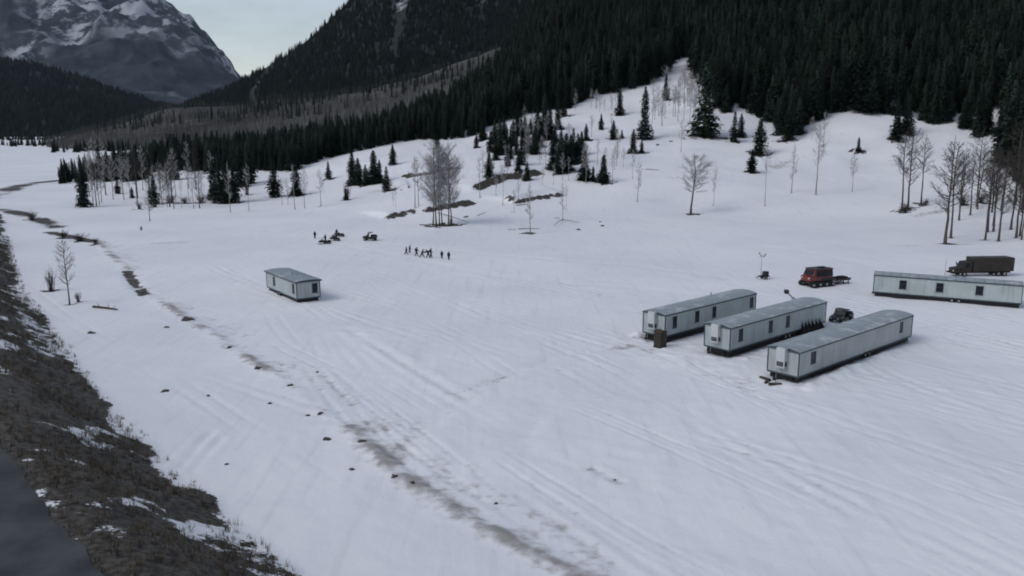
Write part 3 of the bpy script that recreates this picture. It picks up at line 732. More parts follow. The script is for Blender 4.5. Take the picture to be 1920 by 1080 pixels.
BARES = [   # px, foot, top, label, mesh, width factor, bare ring radius
    (812, 420, 268, A_GROVE, 'G', 1, 2.4), (818, 421, 250, A_GROVE, 'G', 1, 2.6), (824, 422, 262, A_GROVE, 'G', 1.0, 2.8), (829, 420, 282, A_GROVE, 'G', 1, 2.2), (841, 421, 256, A_GROVE, 'G', 1.0, 2.8), (847, 420, 274, A_GROVE, 'G', 1.05, 2.6),
    (778, 389, 288, "pale aspen with feathery crown left of the grove", 'B', 1.0, 0.9), (785, 386, 292, "second feathery aspen left of the grove", 'B', .9, 0.7), (742, 388, 344, "short forked bare tree below the triple spruce clump", 'B', .9, .6),
    (737, 386, 350, "thin stem beside the short forked bare tree", 'B', .7, .5),
    (602, 387, 312, "leaning pale trunk left of the triple spruce clump", 'B', .8, .9), (571, 390, 306, "right trunk of the two before the broad left spruce", 'B', .8, .9), (553, 392, 302, "left trunk of the two before the broad left spruce", 'B', .8, .9),
    (540, 384, 330, A_FRONT, 'B', .7, .5), (467, 396, 300, A_FRONT, 'B', .7, .5), (432, 398, 296, A_FRONT, 'B', .7, .5), (529, 384, 330, A_FRONT, 'B', .7, .5), (281, 414, 352, "slim leaning stem standing out on the left meadow", 'D', .8, .8),
    (900, 370, 290, A_THIN, 'B', .9, .6), (930, 366, 318, A_THIN, 'B', .8, .6), (943, 384, 304, A_THIN, 'B', .8, .6), (951, 332, 282, A_THIN, 'B', .8, .5), (964, 398, 352, A_THIN, 'B', .9, 1.0), (972, 378, 334, A_THIN, 'B', .8, .5),
    (994, 437, 334, "crooked bare tree with dark ring of earth at its foot", 'T', .9, 1.7), (1055, 413, 334, "bare tree standing over fallen poles", 'T', .8, .8), (1062, 395, 342, "smaller bare tree behind the one over fallen poles", 'B', .8, .7),
    (1017, 345, 306, A_THIN, 'B', .8, .5), (1038, 346, 304, A_THIN, 'B', .8, .5), (1055, 338, 282, A_KNOLL, 'B', .8, .5), (1066, 339, 290, A_KNOLL, 'B', .8, .5), (1099, 344, 262, "greenish pale aspen in front of the joined spruce pair", 'B', .8, .5),
    (1148, 341, 286, "wispy aspen right of the joined spruce pair", 'B', .9, .5), (1195, 378, 292, "crooked aspen alone on the open slope left of the spreading tree", 'T', .8, .9), (1186, 335, 276, "thin stem behind the crooked slope aspen", 'B', .7, .5),
    (1277, 285, 222, "hazy aspen below the largest spruce", 'B', .9, .5), (1295, 401, 284, "spreading bare tree with leaning trunk on the open slope", 'W', 1.0, 1.8), (1338, 384, 304, "very thin pole tree right of the spreading bare tree", 'B', .5, .9),
    (1434, 387, 258, "tall thin aspen with smudged foot below the stacked spruces", 'B', .7, .9), (1484, 362, 262, "left of two aspens on the right snowfield", 'B', .8, .4), (1530, 365, 224, "tall right one of two aspens on the right snowfield", 'B', .8, .4),
    (1598, 360, 280, "pale plume-shaped aspen below the squat spruce", 'B', .8, .4), (1544, 276, 206, "faint aspen touching the forest edge on the right", 'B', .9, .4), (1522, 262, 214, "slight aspen beside the faint forest-edge one", 'B', .8, .4),
    (1691, 394, 236, A_RIGHT, 'D', .8, 2.2), (1702, 391, 226, A_RIGHT, 'D', .75, 2.0), (1727, 381, 250, A_RIGHT, 'D', .8, 1.6), (1772, 457, 250, "thickest bare trunk at the right edge of the field", 'D', .9, 1.4),
    (1783, 446, 262, "second trunk close behind the thickest bare trunk", 'D', .8, 1.2), (1802, 379, 270, A_RIGHT, 'D', .8, 1.5), (1847, 450, 290, A_RIGHT, 'D', .8, 1.0), (1872, 452, 280, A_RIGHT, 'D', .8, 1.0), (1832, 392, 268, A_RIGHT, 'D', .8, 1.0),
    (1905, 446, 270, A_RIGHT, 'D', .8, 1.0), (1860, 398, 270, A_RIGHT, 'D', .8, 1.0),
    (131, 571, 438, "lone dark bare tree standing beside the road bank at left", 'D', .7, 1.0),
]
_r = random.Random(3)
for _k in range(34):                                   # pale stand filling the snow gap
    _x = _r.uniform(1222, 1306); _y = _r.uniform(178, 234) - (_x - 1260) * 0.15
    BARES.append((_x, _y, _y - _r.uniform(42, 66), A_SLOPE, 'B', .9, 0))
for _k in range(16):
    _x = _r.uniform(1075, 1215); _y = _r.uniform(196, 216)
    BARES.append((_x, _y, _y - _r.uniform(24, 40), A_SLOPE, 'B', 1.0, 0))
for _k in range(30):
    _x = _r.uniform(945, 1180); _y = _r.uniform(250, 322) + (1060 - _x) * 0.03
    BARES.append((_x, _y, _y - _r.uniform(34, 62), A_KNOLL, 'B', 1.0, 0))
for _k in range(44):
    _x = _r.uniform(150, 405); _y = _r.uniform(352, 393)
    BARES.append((_x, _y, _y - _r.uniform(60, 105), A_FRONT, 'D' if _k % 3 == 0 else 'B', .8, 0.4))
for _k in range(14):
    _x = _r.uniform(1795, 1935); _y = _r.uniform(372, 458)
    BARES.append((_x, _y, _y - _r.uniform(110, 170), A_RIGHT, 'D', .8, 0.8))
for _k in range(7):
    _x = _r.uniform(885, 980); _y = _r.uniform(300, 360)
    BARES.append((_x, _y, _y - _r.uniform(36, 60), A_THIN, 'B', .9, 0.4))
SHRUB_PX = [(95, 545, 505, 34, "dark twiggy shrub left of the lone bare tree by the road bank"), (147, 566, 548, 16, "small dark shrub at the foot of the lone bare tree"),
            (463, 365, 328, 26, "dense twiggy bush between the left treeline and the lone spruce"), (652, 374, 344, 22, "bare bush around the low spruce bush at the meadow edge"),
            (320, 380, 366, 34, "low dark willow at left end of the brush strip"), (347, 381, 368, 34, "low dark willow second along the brush strip"), (378, 380, 364, 36, "low dark willow middle of the brush strip"), (402, 380, 366, 30, "low dark willow at right end of the brush strip"),
            (1697, 398, 380, 30, "dark brush heaped at the foot of the right bare trees"), (1735, 385, 372, 24, "dark brush behind the heaped brush at right"), (1806, 384, 366, 34, "brush at the foot of a bare tree near the right edge"),
            (1838, 380, 360, 40, "brush clump deepest in the right edge trees"), (846, 420, 409, 12, "stubby brush between the grove trunks"), (290, 388, 374, 24, "ragged brush under the narrow dark spruce"), (262, 392, 378, 24, "ragged brush left of the narrow dark spruce"),
            (118, 447, 432, 30, "hedge-like brush on the left ditch, nearer the road"), (150, 452, 438, 32, "hedge-like brush on the left ditch, middle"), (178, 458, 446, 26, "hedge-like brush on the left ditch, far right end"), (60, 412, 396, 34, "brush along the road bend at far left"), (265, 432, 424, 7, "tiny weed stem on the left meadow")]
FOREST_EDGE = [(110, 345), (170, 338), (230, 330), (300, 322), (400, 320), (440, 322), (500, 320), (560, 320), (575, 310), (600, 302), (640, 290), (690, 281), (740, 267), (790, 263), (840, 263), (880, 258), (905, 248), (930, 232), (960, 222), (990, 214),
               (1040, 206), (1065, 204), (1090, 190), (1140, 176), (1180, 168), (1215, 158), (1240, 144), (1258, 128), (1264, 112), (1296, 112), (1302, 150), (1338, 176), (1350, 204), (1365, 198), (1400, 206), (1430, 224), (1445, 228), (1470, 256), (1490, 254),
               (1505, 240), (1525, 227), (1560, 213), (1600, 209), (1640, 215), (1680, 222), (1720, 229), (1770, 233), (1820, 249), (1860, 281), (1900, 326), (1960, 372), (2100, 385), (2400, 385)]
WELLS = []
for (px, b, t, w, lab) in SPRUCES:
    p = hit(px, b); WELLS.append((p.x, p.y, max(0.9, 0.55 * w / FPX * depth_of(p)), 0.85))
for (px, b, t, lab, k, sx, wl) in BARES:
    if wl:
        p = hit(px, b); WELLS.append((p.x, p.y, wl * (1.15 if wl > 1.2 else 0.8), 0.95 if wl > 1.2 else 0.6))
for (px, b, t, w, lab) in SHRUB_PX:
    p = hit(px, b); WELLS.append((p.x, p.y, 0.4 * w / FPX * depth_of(p), 0.7))

# ------------------------------------------------------------------ the ground: one sheet from under the camera to the valley's far end
TRAILERS = {   # front near corner (x, y), heading deg, length, width
    'A': (18.83, 99.61, 42.7, 20.6, 3.4), 'B': (25.15, 93.09, 41.9, 22.2, 3.5), 'C': (29.65, 82.97, 41.3, 26.6, 3.6)}
def build_ground():
    tt = np.concatenate([-np.linspace(3.1, 0.74, 50)[:-1], np.linspace(-0.74, 0.74, 740), np.linspace(0.74, 3.1, 50)[1:]])
    lg = lambda a, b, n: np.exp(np.linspace(math.log(a), math.log(b), n, endpoint=False))
    yy = np.concatenate([[1.0, 6.0, 12.0], lg(18, 40, 60), lg(40, 220, 600), lg(220, 700, 210), lg(700, 5500, 110), [5500.0]])
    T, Y = np.meshgrid(tt, yy, indexing='ij')
    X = T * np.maximum(Y, 8)
    h0 = base_h(X, Y); h = surf_h(X, Y)
    dz, soil, dirt, flat = extra(X, Y)
    Z = h0 + (h - h0) * flat + dz
    Xf, Yf = X.ravel(), Y.ravel(); sf, df, zf = soil.ravel(), dirt.ravel(), Z.ravel()
    for (x, y, r, s) in WELLS:
        # radial window in depth first: the grid is sorted along depth
        m = np.nonzero((np.abs(Yf - y) < 2.6 * r) & (np.abs(Xf - x) < 3.4 * r))[0]
        if len(m) == 0: continue
        d = np.hypot((Xf[m] - x) / 1.35, Yf[m] - y) / r
        nz = fbm(Xf[m], Yf[m], 1.6, 2)
        sf[m] = np.maximum(sf[m], s * (1 - sstep(0.35, 1.35, d + nz * 1.5)))
        zf[m] -= 0.10 * np.exp(-d * d) * min(1, r)
    for k, (x, y, a, L, W) in TRAILERS.items():          # trampled, dirty snow round the trailers
        c, s = math.cos(R(a)), math.sin(R(a))
        m = np.nonzero((np.abs(Yf - y) < 40) & (np.abs(Xf - x) < 45))[0]
        u = (Xf[m] - x) * c + (Yf[m] - y) * s; v = -(Xf[m] - x) * s + (Yf[m] - y) * c
        dx = np.maximum(np.maximum(-u, u - L), 0); dy = np.maximum(np.maximum(-v, v - W), 0); d = np.hypot(dx, dy)
        nz = fbm(Xf[m], Yf[m], 2.4, 3)
        inside = (d <= 0.01)
        front = np.exp(-((u + 3.5) / 3.0) ** 2) * np.exp(-((v - W / 2) / 5.5) ** 2)
        df[m] += np.exp(-(d / 1.1) ** 2) * np.clip(0.34 + 1.7 * nz, 0, 0.75) + inside * 0.25 + front * np.clip(0.05 + 1.5 * nz, 0, 0.4)
        zf[m] += front * fbm(Xf[m], Yf[m], 1.5, 2) * 0.22
        zf[m] += np.exp(-((d - 1.6) / 1.1) ** 2) * np.clip(0.02 + 0.55 * nz, 0, 0.3) - inside * 0.12 - 0.10 * np.exp(-(d / 0.8) ** 2)
        if k == 'C':                                      # snow banked against the long side
            zf[m] += 0.22 * np.exp(-((v + 1.0) / 0.8) ** 2) * sstep(-1, 3, u) * (1 - sstep(L - 4, L, u)) * (1 + 1.6 * nz)
    n0, n1 = T.shape
    idx = np.arange(n0 * n1).reshape(n0, n1)
    F = np.stack([idx[:-1, :-1], idx[1:, :-1], idx[1:, 1:], idx[:-1, 1:]], -1).reshape(-1, 4)
    me = mesh_np("snow_field", np.stack([Xf, Yf, zf], -1), F, "snow_ground", smooth=True)
    for nm, v in (("soil", sf), ("dirt", df)):
        a = me.attributes.new(nm, 'FLOAT', 'POINT'); a.data.foreach_set("value", v.astype(np.float32))
    o = link(bpy.data.objects.new("snow_field", me)); tag(o, "snow covered meadow and hillside with ruts and bare patches", None, None, "structure")
build_ground()

# road on the bank
def offset_line(P, d):
    out = []
    for i in range(len(P)):
        a = P[max(i - 1, 0)]; b = P[min(i + 1, len(P) - 1)]; t = (b - a) / (np.linalg.norm(b - a) + 1e-9)
        out.append(P[i] + np.array([-t[1], t[0]]) * d)
    return np.array(out)
def resample(P, step):
    seg = np.hypot(*(P[1:] - P[:-1]).T); c = np.concatenate([[0], np.cumsum(seg)]); s = np.arange(0, c[-1], step)
    q = np.stack([np.interp(s, c, P[:, 0]), np.interp(s, c, P[:, 1])], -1)
    for _ in range(6): q[1:-1] = 0.25 * q[:-2] + 0.5 * q[1:-1] + 0.25 * q[2:]
    return q
def strip(name, d0, d1, lift, m, nseg=6, kind="structure"):
    C = resample(TOE, 0.6); C = C[(C[:, 1] > 6) & (C[:, 1] < 330)]
    V = []; F = []
    for i in range(len(C)):
        for k in range(nseg + 1):
            V.append(k)
    lines = [offset_line(C, d0 + (d1 - d0) * k / nseg) for k in range(nseg + 1)]
    for k in (0, nseg):
        lines[k] = lines[k] + np.stack([fbm(C[:, 0] * 1.0, C[:, 1], 1.3, 3), fbm(C[:, 0] + 50, C[:, 1], 1.3, 3)], -1) * 0.4
    A = np.stack(lines, 1)                       # n, k, 2
    far = 1 - sstep(180, 330, A[..., 1])
    Z = BANK_H * (0.35 + 0.65 * far) + lift
    g = ground_z(A[..., 0].ravel(), A[..., 1].ravel()).reshape(Z.shape)
    Z = np.maximum(Z, g + lift)
    n, k = Z.shape; idx = np.arange(n * k).reshape(n, k)
    F = np.stack([idx[:-1, :-1], idx[:-1, 1:], idx[1:, 1:], idx[1:, :-1]], -1).reshape(-1, 4)
    me = mesh_np(name, np.concatenate([A.reshape(-1, 2), Z.reshape(-1, 1)], 1), F, m, True)
    return tag(link(bpy.data.objects.new(name, me)), None, None, None, kind)
tag(strip("road", 11.0, 18.0, 0.05, "asphalt", 8), "dark wet asphalt road on the bank at the left")

# distant hillsides, each a sheet of its own
def ridge(name, skyline, y0, y1, y2, z0, m, rough, scale, snow=None, ny=70, nx=340, label="", ridged=False):
    px = np.array([s[0] for s in skyline], float); py = np.array([s[1] for s in skyline], float)
    t = np.linspace(t_of(px[0]), t_of(px[-1]), nx); sk = np.interp(t, t_of(px), py)
    k = np.ones(9) / 9; sk = np.convolve(np.pad(sk, 4, mode='edge'), k, 'valid')
    zc = np.array([z_at(q, y1) for q in sk])
    y = np.concatenate([np.linspace(y0, y1, ny), np.linspace(y1, y2, 14)[1:]])
    T, Y = np.meshgrid(t, y, indexing='ij'); X = T * Y
    u = (Y - y0) / (y1 - y0)
    prof = np.where(u <= 1, np.clip(u, 0, 1) ** 1.15, 1 - 0.7 * (Y - y1) / (y2 - y1))
    Z = z0 + (zc[:, None] - z0) * prof
    nzz = fbm(X, Y, scale, 6) if not ridged else (0.42 - 1.5 * np.abs(fbm(X, Y, scale, 3)) - 0.9 * np.abs(fbm(X + 777, Y, scale * 0.3, 4)))
    Z = Z + nzz * rough * np.clip(1.2 * u, 0, 1) * np.clip((zc[:, None] - z0) / 60, 0.1, 1)
    idx = np.arange(T.size).reshape(T.shape)
    F = np.stack([idx[:-1, :-1], idx[1:, :-1], idx[1:, 1:], idx[:-1, 1:]], -1).reshape(-1, 4)
    me = mesh_np(name, np.stack([X.ravel(), Y.ravel(), Z.ravel()], -1), F, m, True)
    if snow is not None:
        s = snow(X, Y, Z, u); a = me.attributes.new("snow", 'FLOAT', 'POINT'); a.data.foreach_set("value", np.clip(s, 0, 1).ravel().astype(np.float32))
    tag(link(bpy.data.objects.new(name, me)), label, None, None, "structure")
    return X, Y, Z, u
def chute(X, Y, x0, x1, w, y0, y1):
    """a tree-free snow chute running up the slope between two pixel columns"""
    px = 960 + X / Y * FPX / CP; f = np.clip((Y - y0) / (y1 - y0), 0, 1)
    return np.exp(-((px - (x0 + (x1 - x0) * f) - 5 * np.sin(f * 9)) / w) ** 2) * (Y > y0) * (Y < y1)
RA = ridge("aspen_hillside", [(20, 285), (80, 268), (140, 248), (200, 233), (280, 214), (360, 208), (440, 202), (500, 187), (560, 180), (640, 171), (700, 163), (760, 152), (820, 136), (900, 110), (1000, 75), (1150, 20), (1400, -60)],
           650, 1300, 1700, -14, "aspen_slope", 14, 160, label="grey brown hillside of bare aspens behind the forest")
def mt_snow(X, Y, Z, u):
    return np.maximum(0.9 * chute(X, Y, 462, 505, 7, 2300, 3000), 1.0 * chute(X, Y, 735, 790, 10, 2300, 3000)) + 0.55 * chute(X, Y, 905, 880, 8, 2400, 3000)
RB = ridge("forest_mountain", [(250, 235), (350, 206), (425, 178), (450, 166), (480, 148), (500, 138), (545, 108), (600, 62), (650, 18), (700, -30), (780, -80), (900, -130), (1100, -180), (1400, -230)],
           1750, 3000, 3600, -20, "forest_slope", 45, 420, mt_snow, label="dark conifer mountain rising behind the aspen hillside")
RC = ridge("forest_hill", [(-700, 60), (-300, 70), (-60, 96), (60, 118), (150, 140), (230, 170), (300, 196), (360, 212), (420, 228), (480, 245)],
           2400, 3600, 4300, -20, "forest_slope", 40, 420, lambda X, Y, Z, u: 0.25 * sstep(0.2, 0.5, fbm(X, Y, 300, 3)) * (u > .5), label="dark forested hill across the valley at far left")
RD = ridge("far_mountain", [(-900, 0), (-400, -70), (-100, -50), (60, -60), (160, -30), (230, -40), (300, -10), (350, 20), (392, 62), (425, 108), (440, 125), (455, 141), (470, 154), (490, 160), (560, 170), (700, 190), (900, 230)],
           4800, 7500, 9000, -20, "rock_slope", 300, 1200, lambda X, Y, Z, u: 0.62 * sstep(0.45, 1.0, u + 0.9 * fbm(X, Y, 600, 5)), 130, 520, ridged=True, label="distant blue grey mountain streaked with snow")

# ------------------------------------------------------------------ woods too far off to count: instances scattered by geometry nodes
def variant_collection(name, meshes):
    c = bpy.data.collections.new(name)
    for i, m in enumerate(meshes):
        c.objects.link(bpy.data.objects.new("%s_%02d" % (name, i), m))
    return c
def wood(name, pts, hgt, wid, coll, nvar, label, seed):
    r = np.random.default_rng(seed); n = len(pts)
    me = bpy.data.meshes.new(name); me.vertices.add(n); me.vertices.foreach_set("co", np.asarray(pts, np.float32).ravel()); me.update()
    a = me.attributes.new("scl", 'FLOAT_VECTOR', 'POINT'); a.data.foreach_set("vector", np.stack([wid, wid, hgt], -1).astype(np.float32).ravel())
    a = me.attributes.new("rot", 'FLOAT_VECTOR', 'POINT'); rot = np.zeros((n, 3), np.float32); rot[:, 2] = r.uniform(0, 6.28, n); rot[:, :2] = r.normal(0, .02, (n, 2)); a.data.foreach_set("vector", rot.ravel())
    a = me.attributes.new("var", 'INT', 'POINT'); a.data.foreach_set("value", r.integers(0, nvar, n).astype(np.int32))
    o = link(bpy.data.objects.new(name, me)); tag(o, label, "trees", None, "stuff")
    g = bpy.data.node_groups.new(name, 'GeometryNodeTree')
    g.interface.new_socket("Geometry", in_out='INPUT', socket_type='NodeSocketGeometry'); g.interface.new_socket("Geometry", in_out='OUTPUT', socket_type='NodeSocketGeometry')
    N = g.nodes.new; L = g.links.new
    gi = N("NodeGroupInput"); go = N("NodeGroupOutput"); ip = N("GeometryNodeInstanceOnPoints"); ci = N("GeometryNodeCollectionInfo"); mp = N("GeometryNodeMeshToPoints")
    ci.inputs["Collection"].default_value = coll; ci.inputs["Separate Children"].default_value = True; ci.inputs["Reset Children"].default_value = True
    def na(nm, ty):
        q = N("GeometryNodeInputNamedAttribute"); q.data_type = ty; q.inputs["Name"].default_value = nm; return q.outputs["Attribute"]
    L(gi.outputs[0], mp.inputs["Mesh"]); L(mp.outputs["Points"], ip.inputs["Points"]); L(ci.outputs["Instances"], ip.inputs["Instance"])
    ip.inputs["Pick Instance"].default_value = True
    L(na("var", 'INT'), ip.inputs["Instance Index"]); L(na("rot", 'FLOAT_VECTOR'), ip.inputs["Rotation"]); L(na("scl", 'FLOAT_VECTOR'), ip.inputs["Scale"])
    L(ip.outputs["Instances"], go.inputs[0])
    md = o.modifiers.new("scatter", 'NODES'); md.node_group = g
    return o
C_NEAR = variant_collection("spruce_kinds", CROWNS)
C_FAR = variant_collection("far_conifer_kinds", [far_conifer(i) for i in range(5)])
C_ASP = variant_collection("far_aspen_kinds", [far_aspen(i) for i in range(6)])

# the near forest: every tree is scattered over the hillside behind the edge seen in the photograph
edge_plan = [hit(a, b) for a, b in FOREST_EDGE]
e_t = np.array([p.x / p.y for p in edge_plan]); e_y = np.array([p.y for p in edge_plan])
o_ = np.argsort(e_t); e_t, e_y = e_t[o_], e_y[o_]
def forest_points():
    r = np.random.default_rng(77); out = []
    dep_px = np.array([100, 300, 560, 640, 740, 820, 880, 960, 1060, 1300, 2400]); dep = np.array([60, 90, 110, 70, 70, 120, 240, 420, 520, 560, 560])
    n = 60000
    t = r.uniform(e_t[0], e_t[-1], n); ye = np.interp(t, e_t, e_y); D = np.interp(t, t_of(dep_px.astype(float)), dep)
    f = r.uniform(0, 1, n) ** 1.15; y = ye + D * f
    pxx = 960 + t * FPX / CP
    keep = (r.uniform(0, 1, n) < np.clip(0.85 + 2.2 * fbm(t * y, y, 45, 3), 0.12, 1.0)) & (r.uniform(0, 1, n) < y / 1000 * (1.0 - 0.35 * f)) & (r.uniform(0, 1, n) < np.interp(pxx, [110, 180, 260, 340, 420], [0.10, 0.30, 0.55, 0.75, 1.0]))
    t, y, ye = t[keep], y[keep], ye[keep]
    x = t * y
    # thin to a minimum spacing
    cell = {}; sel = []
    for i in range(len(x)):
        k = (int(x[i] / 3.2), int(y[i] / 3.2))
        if k in cell: continue
        cell[k] = 1; sel.append(i)
    sel = np.array(sel)
    return x[sel], y[sel], (y - ye)[sel]
fx, fy, fd = forest_points()
fz = ground_z(fx, fy, False)
fpx = 960 + fx / fy * FPX / CP
rr_ = np.random.default_rng(5)
fh = np.interp(fpx, [150, 300, 560, 700, 850, 1000, 1300, 1900], [9, 11, 12, 11, 14, 19, 22, 23]) * rr_.uniform(0.45, 1.25, len(fx))
fw = fh * rr_.uniform(0.85, 1.55, len(fx))
# the ones along the front edge stand as trees of their own
order = np.argsort(fd + rr_.uniform(0, 5, len(fd)))
vis = [i for i in order if fpx[i] < 1990 and fd[i] < 26]
front = []; taken = []
for i in vis:
    if all((fpx[i] - a) ** 2 / 36.0 > 1 for a in taken):
        front.append(i); taken.append(fpx[i])
front = front[:205]
fs = set(front)
rest = np.array([i for i in range(len(fx)) if i not in fs])
wood("spruce_forest", np.stack([fx, fy, fz], -1)[rest], fh[rest], fw[rest], C_NEAR, 6, "dense dark spruce forest covering the hillside above the snow", 1)
# bare aspens mixed into the upper central forest
q = rr_.random(len(fx)) < np.interp(fpx, [300, 700, 780, 980, 1100, 1250], [.35, .25, .35, .35, .15, .08])
wood("bare_aspen_wood", np.stack([fx + 2.1, fy + 1.3, fz], -1)[q], fh[q] * 0.95, fh[q] * 1.0, C_ASP, 6, "grey bare aspens mixed into the spruce forest", 2)
def scatter_ridge(RX, n, seed, keep=None, umin=0.0):
    X, Y, Z, u = RX; r = np.random.default_rng(seed)
    i = r.integers(0, X.shape[0] - 1, n); j = r.integers(0, X.shape[1] - 1, n); a = r.random(n); b = r.random(n)
    def bl(A): return (A[i, j] * (1 - a) + A[i + 1, j] * a) * (1 - b) + (A[i, j + 1] * (1 - a) + A[i + 1, j + 1] * a) * b
    x, y, z, uu = bl(X), bl(Y), bl(Z), bl(u)
    m = (uu >= umin) & (uu < 1.08)
    px = 960 + x / y * FPX / CP
    if keep is not None: m &= keep(x, y, z, px, r)
    return x[m], y[m], z[m], px[m]
x, y, z, px = scatter_ridge(RA, 34000, 8, lambda x, y, z, px, r: (px > 20) & (px < 1150) & (z > 1.0) & (r.random(len(x)) < 0.62 + 0.9 * fbm(x, y, 120, 3)), 0.15)
hh = np.random.default_rng(1).uniform(7, 13, len(x))
wood("aspen_hillside_wood", np.stack([x, y, z - .2], -1), hh, hh * 1.25, C_ASP, 6, "hazy wood of bare aspens covering the middle hillside", 3)
kx = (fbm(x + 500, y, 140, 3) > 0.24) & (np.random.default_rng(2).random(len(x)) < 0.15)
wood("hillside_conifers", np.stack([x, y, z], -1)[kx], hh[kx] * 1.35, hh[kx] * 1.3, C_FAR, 5, "dark conifers sprinkled through the aspen hillside", 4)
x, y, z, px = scatter_ridge(RB, 26000, 9, lambda x, y, z, px, r: (px > 200) & (px < 1250) & (r.random(len(x)) > 1.5 * mt_snow(x, y, z, 0)), 0.2)
hh = np.random.default_rng(3).uniform(13, 27, len(x))
wood("mountain_conifers", np.stack([x, y, z - .5], -1), hh, hh * 1.5, C_FAR, 5, "distant conifer forest on the dark mountain", 5)
x, y, z, px = scatter_ridge(RC, 22000, 10, lambda x, y, z, px, r: (px > -420), 0.0)
hh = np.random.default_rng(4).uniform(13, 26, len(x))
wood("far_hill_conifers", np.stack([x, y, z - .5], -1), hh, hh * 1.6, C_FAR, 5, "distant conifer forest on the far left hill", 6)

r_ = np.random.default_rng(31)
vx = []
for yc, sp, n_, x0, x1 in ((1900, 90, 420, -300, 190), (1250, 40, 90, -200, 150), (900, 30, 60, 90, 260), (3000, 200, 700, -700, 260)):
    yq = yc + r_.normal(0, sp, n_); pq = r_.uniform(x0, x1, n_); vx.append(np.stack([t_of(pq) * yq, yq], -1))
vx = np.concatenate(vx); hq = r_.uniform(6, 14, len(vx))
wood("valley_trees", np.concatenate([vx, ground_z(vx[:, 0], vx[:, 1], False)[:, None]], 1), hq, hq * 1.7, C_FAR, 5, "dark tree lines far off on the snowy valley floor", 7)
# thin winter air over the whole valley
hz_ = MB().box(-9500, 9500, -150, 9600, -40, 2600); hz_o = bpy.data.objects.new("haze", bpy.data.meshes.new("haze")); hz_o.data.from_pydata(hz_.v, [], hz_.f); link(hz_o)
hm = bpy.data.materials.new("haze"); hm.use_nodes = True; hm.node_tree.nodes.clear()
ho_ = hm.node_tree.nodes.new("ShaderNodeOutputMaterial"); hv = hm.node_tree.nodes.new("ShaderNodeVolumePrincipled")
hv.inputs["Color"].default_value = (0.72, 0.84, 1.0, 1); hv.inputs["Density"].default_value = 0.000011; hv.inputs["Anisotropy"].default_value = 0.2
hm.node_tree.links.new(hv.outputs["Volume"], ho_.inputs["Volume"]); hz_o.data.materials.append(hm)
tag(hz_o, "thin cold haze filling the valley air", "haze", None, "stuff")

# ------------------------------------------------------------------ trees that can be told apart
for (px, b, t, w, lab) in SPRUCES:
    p = hit(px, b); d = depth_of(p); h = (b - t) / FPX * d
    if lab == G_KNOLL: lab = "dark spruce crowded on the knoll, " + ("back" if b < 272 else "front") + (" row, left half" if px < 975 else " row, middle" if px < 1035 else " row, right half")
    grp = {G_LEFT: "far left spruce clump", G_LMASS: "left treeline spruces", G_MID: "triple clump spruces"}.get(lab, "knoll spruces" if "on the knoll, " in lab else "single spruces on the snow")
    add_spruce(p, h, 1.55 * w / FPX * d, None, lab, grp)
for i in front:
    place = next(t_ for lim, t_ in EDGE_PLACES if fpx[i] < lim)
    add_spruce((fx[i], fy[i], fz[i]), fh[i], fw[i] * 0.36, None, "dark spruce in the forest's front row, " + place, "forest front row " + place)
nb_ = 0
for (px, b, t, lab, k, sx, wl) in BARES:
    p = hit(px, b); d = depth_of(p); h = (b - t) / FPX * d; nb_ += 1
    src = {'G': GROVE[nb_ % 2], 'B': BARE[nb_ % 6], 'D': DARK_BARE[nb_ % 2], 'W': BIG_BARE, 'T': BARE[4]}[k]
    grp = {A_GROVE: "aspen grove trunks", A_THIN: "thin aspens below the cut banks", A_SLOPE: "snow gap aspens", A_KNOLL: "knoll aspens", A_FRONT: "left treeline bare trees", A_RIGHT: "right edge bare trees"}.get(lab, "single bare trees")
    add_bare(p, h, src, lab, grp, "bare_tree" if k in 'DW' else "aspen_tree", sx, 0.2 if k == 'W' else None)
for n_, (px, b, t, w, lab) in enumerate(SHRUB_PX):
    p = hit(px, b); d = depth_of(p); h = (b - t) / FPX * d; ww = w / FPX * d * 0.6
    o = link(bpy.data.objects.new("shrub", SHRUBS[n_ % 3])); o.location = p; o.scale = (ww, ww, h); o.rotation_euler = (0, 0, n_ * 1.3)
    tag(o, lab, "shrub", "brush and willows")

# fallen poles, stumps and stones lying on the snow
def log_px(pa, pb, r, label, lift=0.12, group="fallen poles"):
    a = hit(*pa); b = hit(*pb); a.z += lift; b.z += lift
    mb = MB(); L = (b - a).length; d = (b - a)
    mid = a + d * 0.5 + Vector((0, 0, 0.04 * L * 0.2))
    mb.tube([Vector((0, 0, 0)), mid - a, d], [r, r * .8, r * .45], 7)
    for k in range(4):
        f = .3 + .17 * k; q = d * f; mb.tube([q, q + Vector((random.uniform(-.4, .4), random.uniform(-.3, .3), random.uniform(.3, .8)))], [r * .3, r * .1], 5)
    o = mb.build("fallen_log", "dark_bark", None, True); o.location = a
    tag(o, label, "log", group)
log_px((820, 402), (881, 421), .10, "long fallen pole leaning away right of the aspen grove", .5)
log_px((1056, 415), (1087, 421), .09, "fallen pole reaching right from the bare tree over poles", .5)
log_px((1055, 414), (1037, 428), .09, "fallen pole reaching down left from the bare tree over poles", .5)
log_px((1040, 410), (1050, 412), .07, "short broken pole left of the bare tree over poles", .3)
log_px((972, 430), (1012, 430), .10, "fallen pole across the dark ring of the crooked bare tree", .15)
log_px((952, 431), (970, 431), .06, "thin fallen stick left of the dark earth ring", .1)
log_px((968, 386), (990, 384), .12, "fallen trunk under the thin cut bank", .2)
log_px((895, 405), (912, 399), .08, "fallen stick right of the lower cut bank", .15)
log_px((1210, 318), (1236, 320), .10, "fallen trunk on the slope left of the spreading tree", .2)
log_px((1305, 361), (1327, 359), .08, "fallen branch right of the spreading tree's trunk", .2)
log_px((175, 577), (220, 582), .20, "dark fallen log on the snow right of the lone bare tree", .15)
